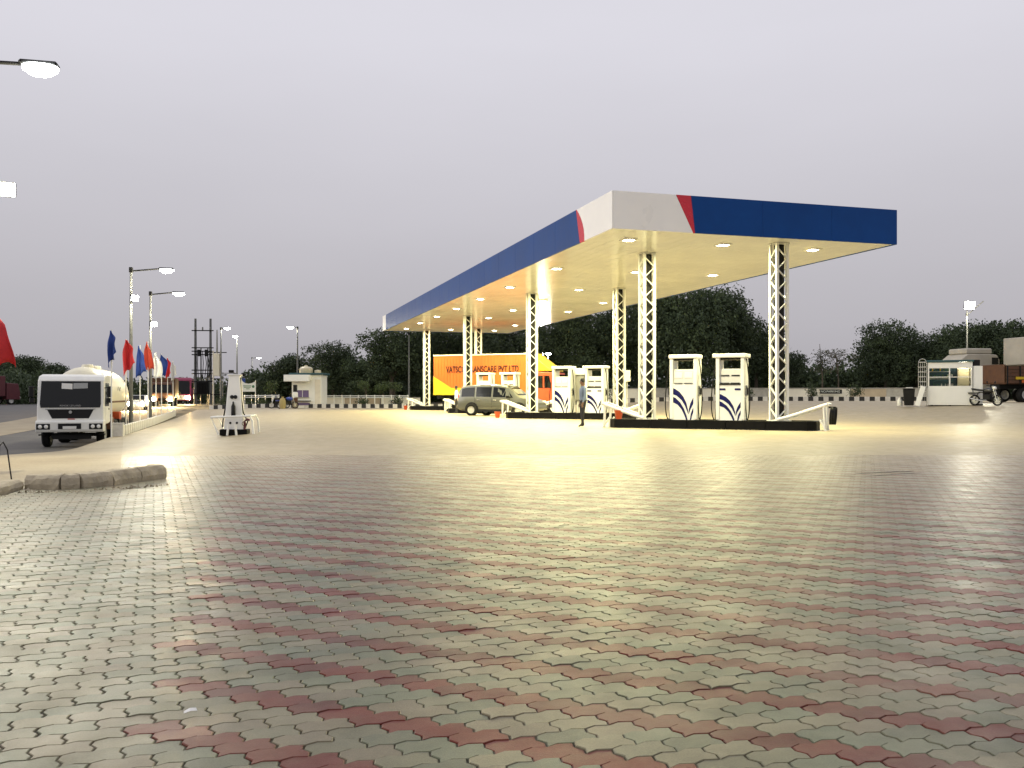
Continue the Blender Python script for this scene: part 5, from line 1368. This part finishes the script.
t = thing('blue_banner', 'narrow blue banner on a pole right of the air stand', 'banner', G(243.5, 82), 0)
m_ = MB(); m_.tube([(0, 0, 0), (0, 0, 3.0)], .03, 6); m_.build('pole', 'dark_metal', t); m_ = MB(); m_.box((.02, -.04, 2.2), (.30, .02, .95)); m_.build('cloth', 'flag_blue', t); part_box(t, 'finial', (0, 0, 3.0), (.26, .1, .3), 'dark_metal', .03)

# ------------------------------------------------------------------ trees
def foliage(lobes, n_clump, per, leaf, seed, mats=('leaf_dark', 'leaf_mid')):
    rr = random.Random(seed); m_ = MB(); vol = [a[3] * a[4] * a[5] for a in lobes]; tot = sum(vol)
    for q in range(n_clump):
        w = rr.uniform(0, tot); i = 0
        while w > vol[i]: w -= vol[i]; i += 1
        cx, cy_, cz, rx, ry, rz = lobes[i]
        d = Vector((rr.gauss(0, 1), rr.gauss(0, 1), rr.gauss(0, 1))).normalized(); f = rr.uniform(.25, 1.0) ** .5
        c = Vector((cx + d.x * rx * f, cy_ + d.y * ry * f, cz + d.z * rz * f)); cr = leaf * rr.uniform(1.2, 2.6); mi = 0 if rr.random() < .62 else 1
        for k_ in range(per):
            p = c + Vector((rr.uniform(-1, 1), rr.uniform(-1, 1), rr.uniform(-.8, .8))) * cr * .75
            n = Vector((rr.gauss(0, .8), rr.gauss(0, .8), rr.uniform(.0, 1))).normalized(); a = n.orthogonal().normalized(); a.rotate(Matrix.Rotation(rr.uniform(0, 6.28), 3, n)); b = n.cross(a)
            s1 = leaf * rr.uniform(.55, 1.0); s2 = s1 * rr.uniform(.35, .6)
            m_.add([p - a * s1 * .5, p + b * s2 * .5, p + a * s1 * .5, p - b * s2 * .5], [(0, 1, 2, 3)], mi)
    return m_, list(mats)
def trunk(h, r, limbs, seed):
    rr = random.Random(seed); m_ = MB(); top = Vector((rr.uniform(-.3, .3), rr.uniform(-.3, .3), h)); m_.tube([(0, 0, -.3), (.05, 0, h * .4), tuple(top * .75 + Vector((0, 0, h * .05))), tuple(top)], [r * 1.2, r * .85, r * .55, r * .3], 8)
    for e_ in limbs:
        z0 = h * rr.uniform(.4, .8); tip = Vector(e_); mid = Vector((tip.x * .45, tip.y * .45, z0 + (tip.z - z0) * .6)); m_.tube([(0, 0, z0), mid, tip], [r * .5, r * .3, r * .08], 6)
    return m_
def mk_lobes(w, h0, h1, n, seed):
    rr = random.Random(seed); out = []
    for q in range(n):
        a = 2 * PI * q / n + rr.uniform(-.4, .4); f = rr.uniform(.25, .62); z = h0 + (h1 - h0) * rr.uniform(.2, .8)
        r_ = w / 2 * rr.uniform(.34, .56); out.append((math.cos(a) * w / 2 * f, math.sin(a) * w / 2 * f, z, r_, r_, min(r_ * .85, h1 - z, (z - h0) + r_ * .3)))
    out.append((0, 0, h1 - (h1 - h0) * .32, w * .26, w * .26, (h1 - h0) * .31)); return out
PROTO = []
for (w, h0, h1, nl, ncl, per, leaf, sd_) in ((10, 1.6, 8.0, 12, 900, 16, .42, 21), (9, 2.6, 12.6, 14, 950, 16, .42, 22), (8.5, 2.0, 10.5, 11, 850, 16, .40, 23), (6, .9, 5.6, 9, 650, 15, .36, 24), (11, 2.4, 11.0, 15, 1000, 16, .44, 25)):
    lb = mk_lobes(w, h0, h1, nl, sd_); cr = foliage(lb, ncl, per, leaf, sd_); tr_ = trunk(h0 + (h1 - h0) * .62, .24, [(a[0], a[1], a[2]) for a in lb[:7]], sd_)
    PROTO.append((cr, tr_, h1))
_built = {}
def tree(k, px, Y, top_px, label, name='tree', wide=1, rz=None, cat='tree', grp='trees along the boundary'):
    base = G(px, Y, -.05); h = (395 - top_px) * Y / FPX + EYE - base.z
    cr, tr_, hp_ = PROTO[k]; t = thing(name, label, cat, base, random.uniform(0, 6.28) if rz is None else rz, grp); sc_ = h / (hp_ * 1.03)
    if k not in _built:
        a = tr_.build('trunk', 'bark', t, smooth=True); b = cr[0].build('crown', cr[1], t); _built[k] = (a.data, b.data)
    else:
        for nm, d in zip(('trunk', 'crown'), _built[k]): o = bpy.data.objects.new(nm, d); col.objects.link(o); o.parent = t
    t.scale = (sc_ * wide, sc_ * wide, sc_); return t
T = [(0, 22, 150, 355, 'dark broad tree behind the tanker at the far left', 1.1), (3, -8, 140, 362, 'dark low tree cut by the left edge behind the red flag', 1.3), (3, 52, 160, 363, 'low dark tree just left of the tanker roof', 1.2),
     (3, 291, 112, 355, 'rounded tree left of the guard hut lamp', 1.1), (0, 268, 120, 372, 'low pale tree behind the notice board', 1.0), (4, 333, 108, 338, 'broad dark tree right behind the guard hut', 1.0), (3, 364, 106, 357, 'small dark tree between the hut tree and the canopy', 1.0),
     (2, 392, 102, 322, 'tall dark tree at the left end of the canopy', 1.15), (4, 425, 106, 312, 'large tree behind the far left end of the canopy', 1.0), (1, 462, 108, 318, 'tall tree behind the orange container', 1.0), (4, 500, 104, 314, 'large tree behind the orange lorry cab', 1.05),
     (2, 545, 102, 312, 'tall tree behind the bright short lamp post', 1.15), (1, 585, 100, 300, 'tall tree behind the second island pumps', 1.1), (4, 622, 104, 292, 'large tree behind the lattice column with the box', 1.05), (1, 655, 99, 282, 'very tall tree left behind the front island pumps', 1.05),
     (4, 692, 97, 277, 'tallest broad tree right behind the front island pumps', .92), (1, 728, 101, 281, 'tall tree between the right front pump and right column', 1.0), (2, 756, 104, 318, 'lower tree just left of the right front column', .95), (3, 783, 106, 352, 'low tree just right of the right front column', 1.0),
     (4, 886, 108, 316, 'large dark tree left of the kiosk lamp', .95), (2, 916, 112, 331, 'dark tree behind the kiosk rack', 1.1), (4, 952, 106, 322, 'dark tree lit by the kiosk lamp', .95), (0, 985, 108, 320, 'broad dark tree right of the kiosk lamp', 1.0), (2, 1018, 104, 318, 'dark tree behind the goods lorry at the right edge', 1.1)]
for k, px, Y, tp, lab, wd in T: tree(k, px, Y, tp, lab, wide=wd)
# thin saplings
def sapling(px, Y, top_px, label, seed, mats, w=1.4, n=60, leaf=.2, sparse=False):
    base = G(px, Y, .1); h = (395 - top_px) * Y / FPX + EYE - base.z; t = thing('sapling', label, 'tree', base, 0, 'young trees behind the kerb'); rr = random.Random(seed)
    lb = [(rr.uniform(-.3, .3) * w, rr.uniform(-.3, .3) * w, h * rr.uniform(.5 if sparse else .68, .92), w * .3, w * .3, h * .12) for q in range(5)]
    trunk(h * .9, .045 if not sparse else .07, [(a[0], a[1], a[2]) for a in lb], seed).build('trunk', 'bark', t, smooth=True); f = foliage(lb, n, 10, leaf, seed, mats); f[0].build('crown', f[1], t)
sapling(822, 84, 338, 'thin sparse young tree right of the canopy, the taller one', 31, ('leaf_dark', 'leaf_dry'), 2.0, 70, .22, True)
sapling(838, 85, 347, 'thin sparse young tree right of the taller one', 32, ('leaf_dry', 'leaf_dark'), 3.2, 90, .2, True)
for q, (px, lab) in enumerate(((366, 'slender young tree behind the railing, leftmost of three'), (380, 'round headed young tree behind the railing, middle of three'), (394.5, 'round headed young tree behind the railing, rightmost of three'), (272, 'pale young tree behind the railing left of the guard hut'))): sapling(px, 83 if q < 3 else 86, 382 - (q == 0), lab, 40 + q, ('leaf_mid', 'leaf_light'), 1.4, 50, .2)
def shrub(px, Y, h, w, label, seed, mats=('leaf_dark', 'leaf_mid')):
    t = thing('shrub', label, 'shrub', G(px, Y, .12), 0, 'shrubs in the planting strip'); f = foliage([(0, 0, h * .5, w * .5, w * .4, h * .5), (w * .2, 0, h * .4, w * .35, w * .3, h * .4)], 60, 10, .17, seed, mats); f[0].build('crown', f[1], t)
    m_ = MB(); m_.tube([(0, 0, -.2), (0, 0, h * .5)], [.04, .02], 6); m_.build('trunk', 'bark', t)
for q, (px, h, w, lab) in enumerate(((222, .9, 1.3, 'low green shrub left of the air stand'), (256, .7, 2.2, 'low shrub under the notice board'), (396, .9, 1.0, 'dark shrub by the railing near the canopy end'), (362, .7, 1.0, 'dark shrub at the railing under the leftmost young tree'), (812, 1.3, .9, 'dark shrub against the wall left of the black sign board'), (855, 1.3, 1.0, 'dark shrub against the wall right of the black sign board'), (745, 1.1, 1.1, 'dark shrub against the wall between the front pump and column'), (602, 1.4, 2.0, 'tall grassy shrub right of the second island pumps'))): shrub(px, Yk(PX(px, 80)) + 1.2, h, w, lab, 60 + q)
# distant woodland that reads as one mass
rr = random.Random(77); lob = []
for q in range(150):
    px = rr.uniform(-60, 1100); Y = rr.uniform(112, 135); x = PX(px, Y); hgt = rr.uniform(1.7, 2.7) * (1.5 if (350 < px < 790 or px > 860) else 1) * (.7 if 60 < px < 250 else 1)
    lob.append((x, Y, hgt * .8, rr.uniform(2.5, 4.5), 2.2, hgt))
f = foliage(lob, 12000, 11, .75, 78); o = f[0].build('distant_woodland', f[1]); tag(o, 'dark low belt of distant woodland along the horizon', 'woodland', kind='stuff')
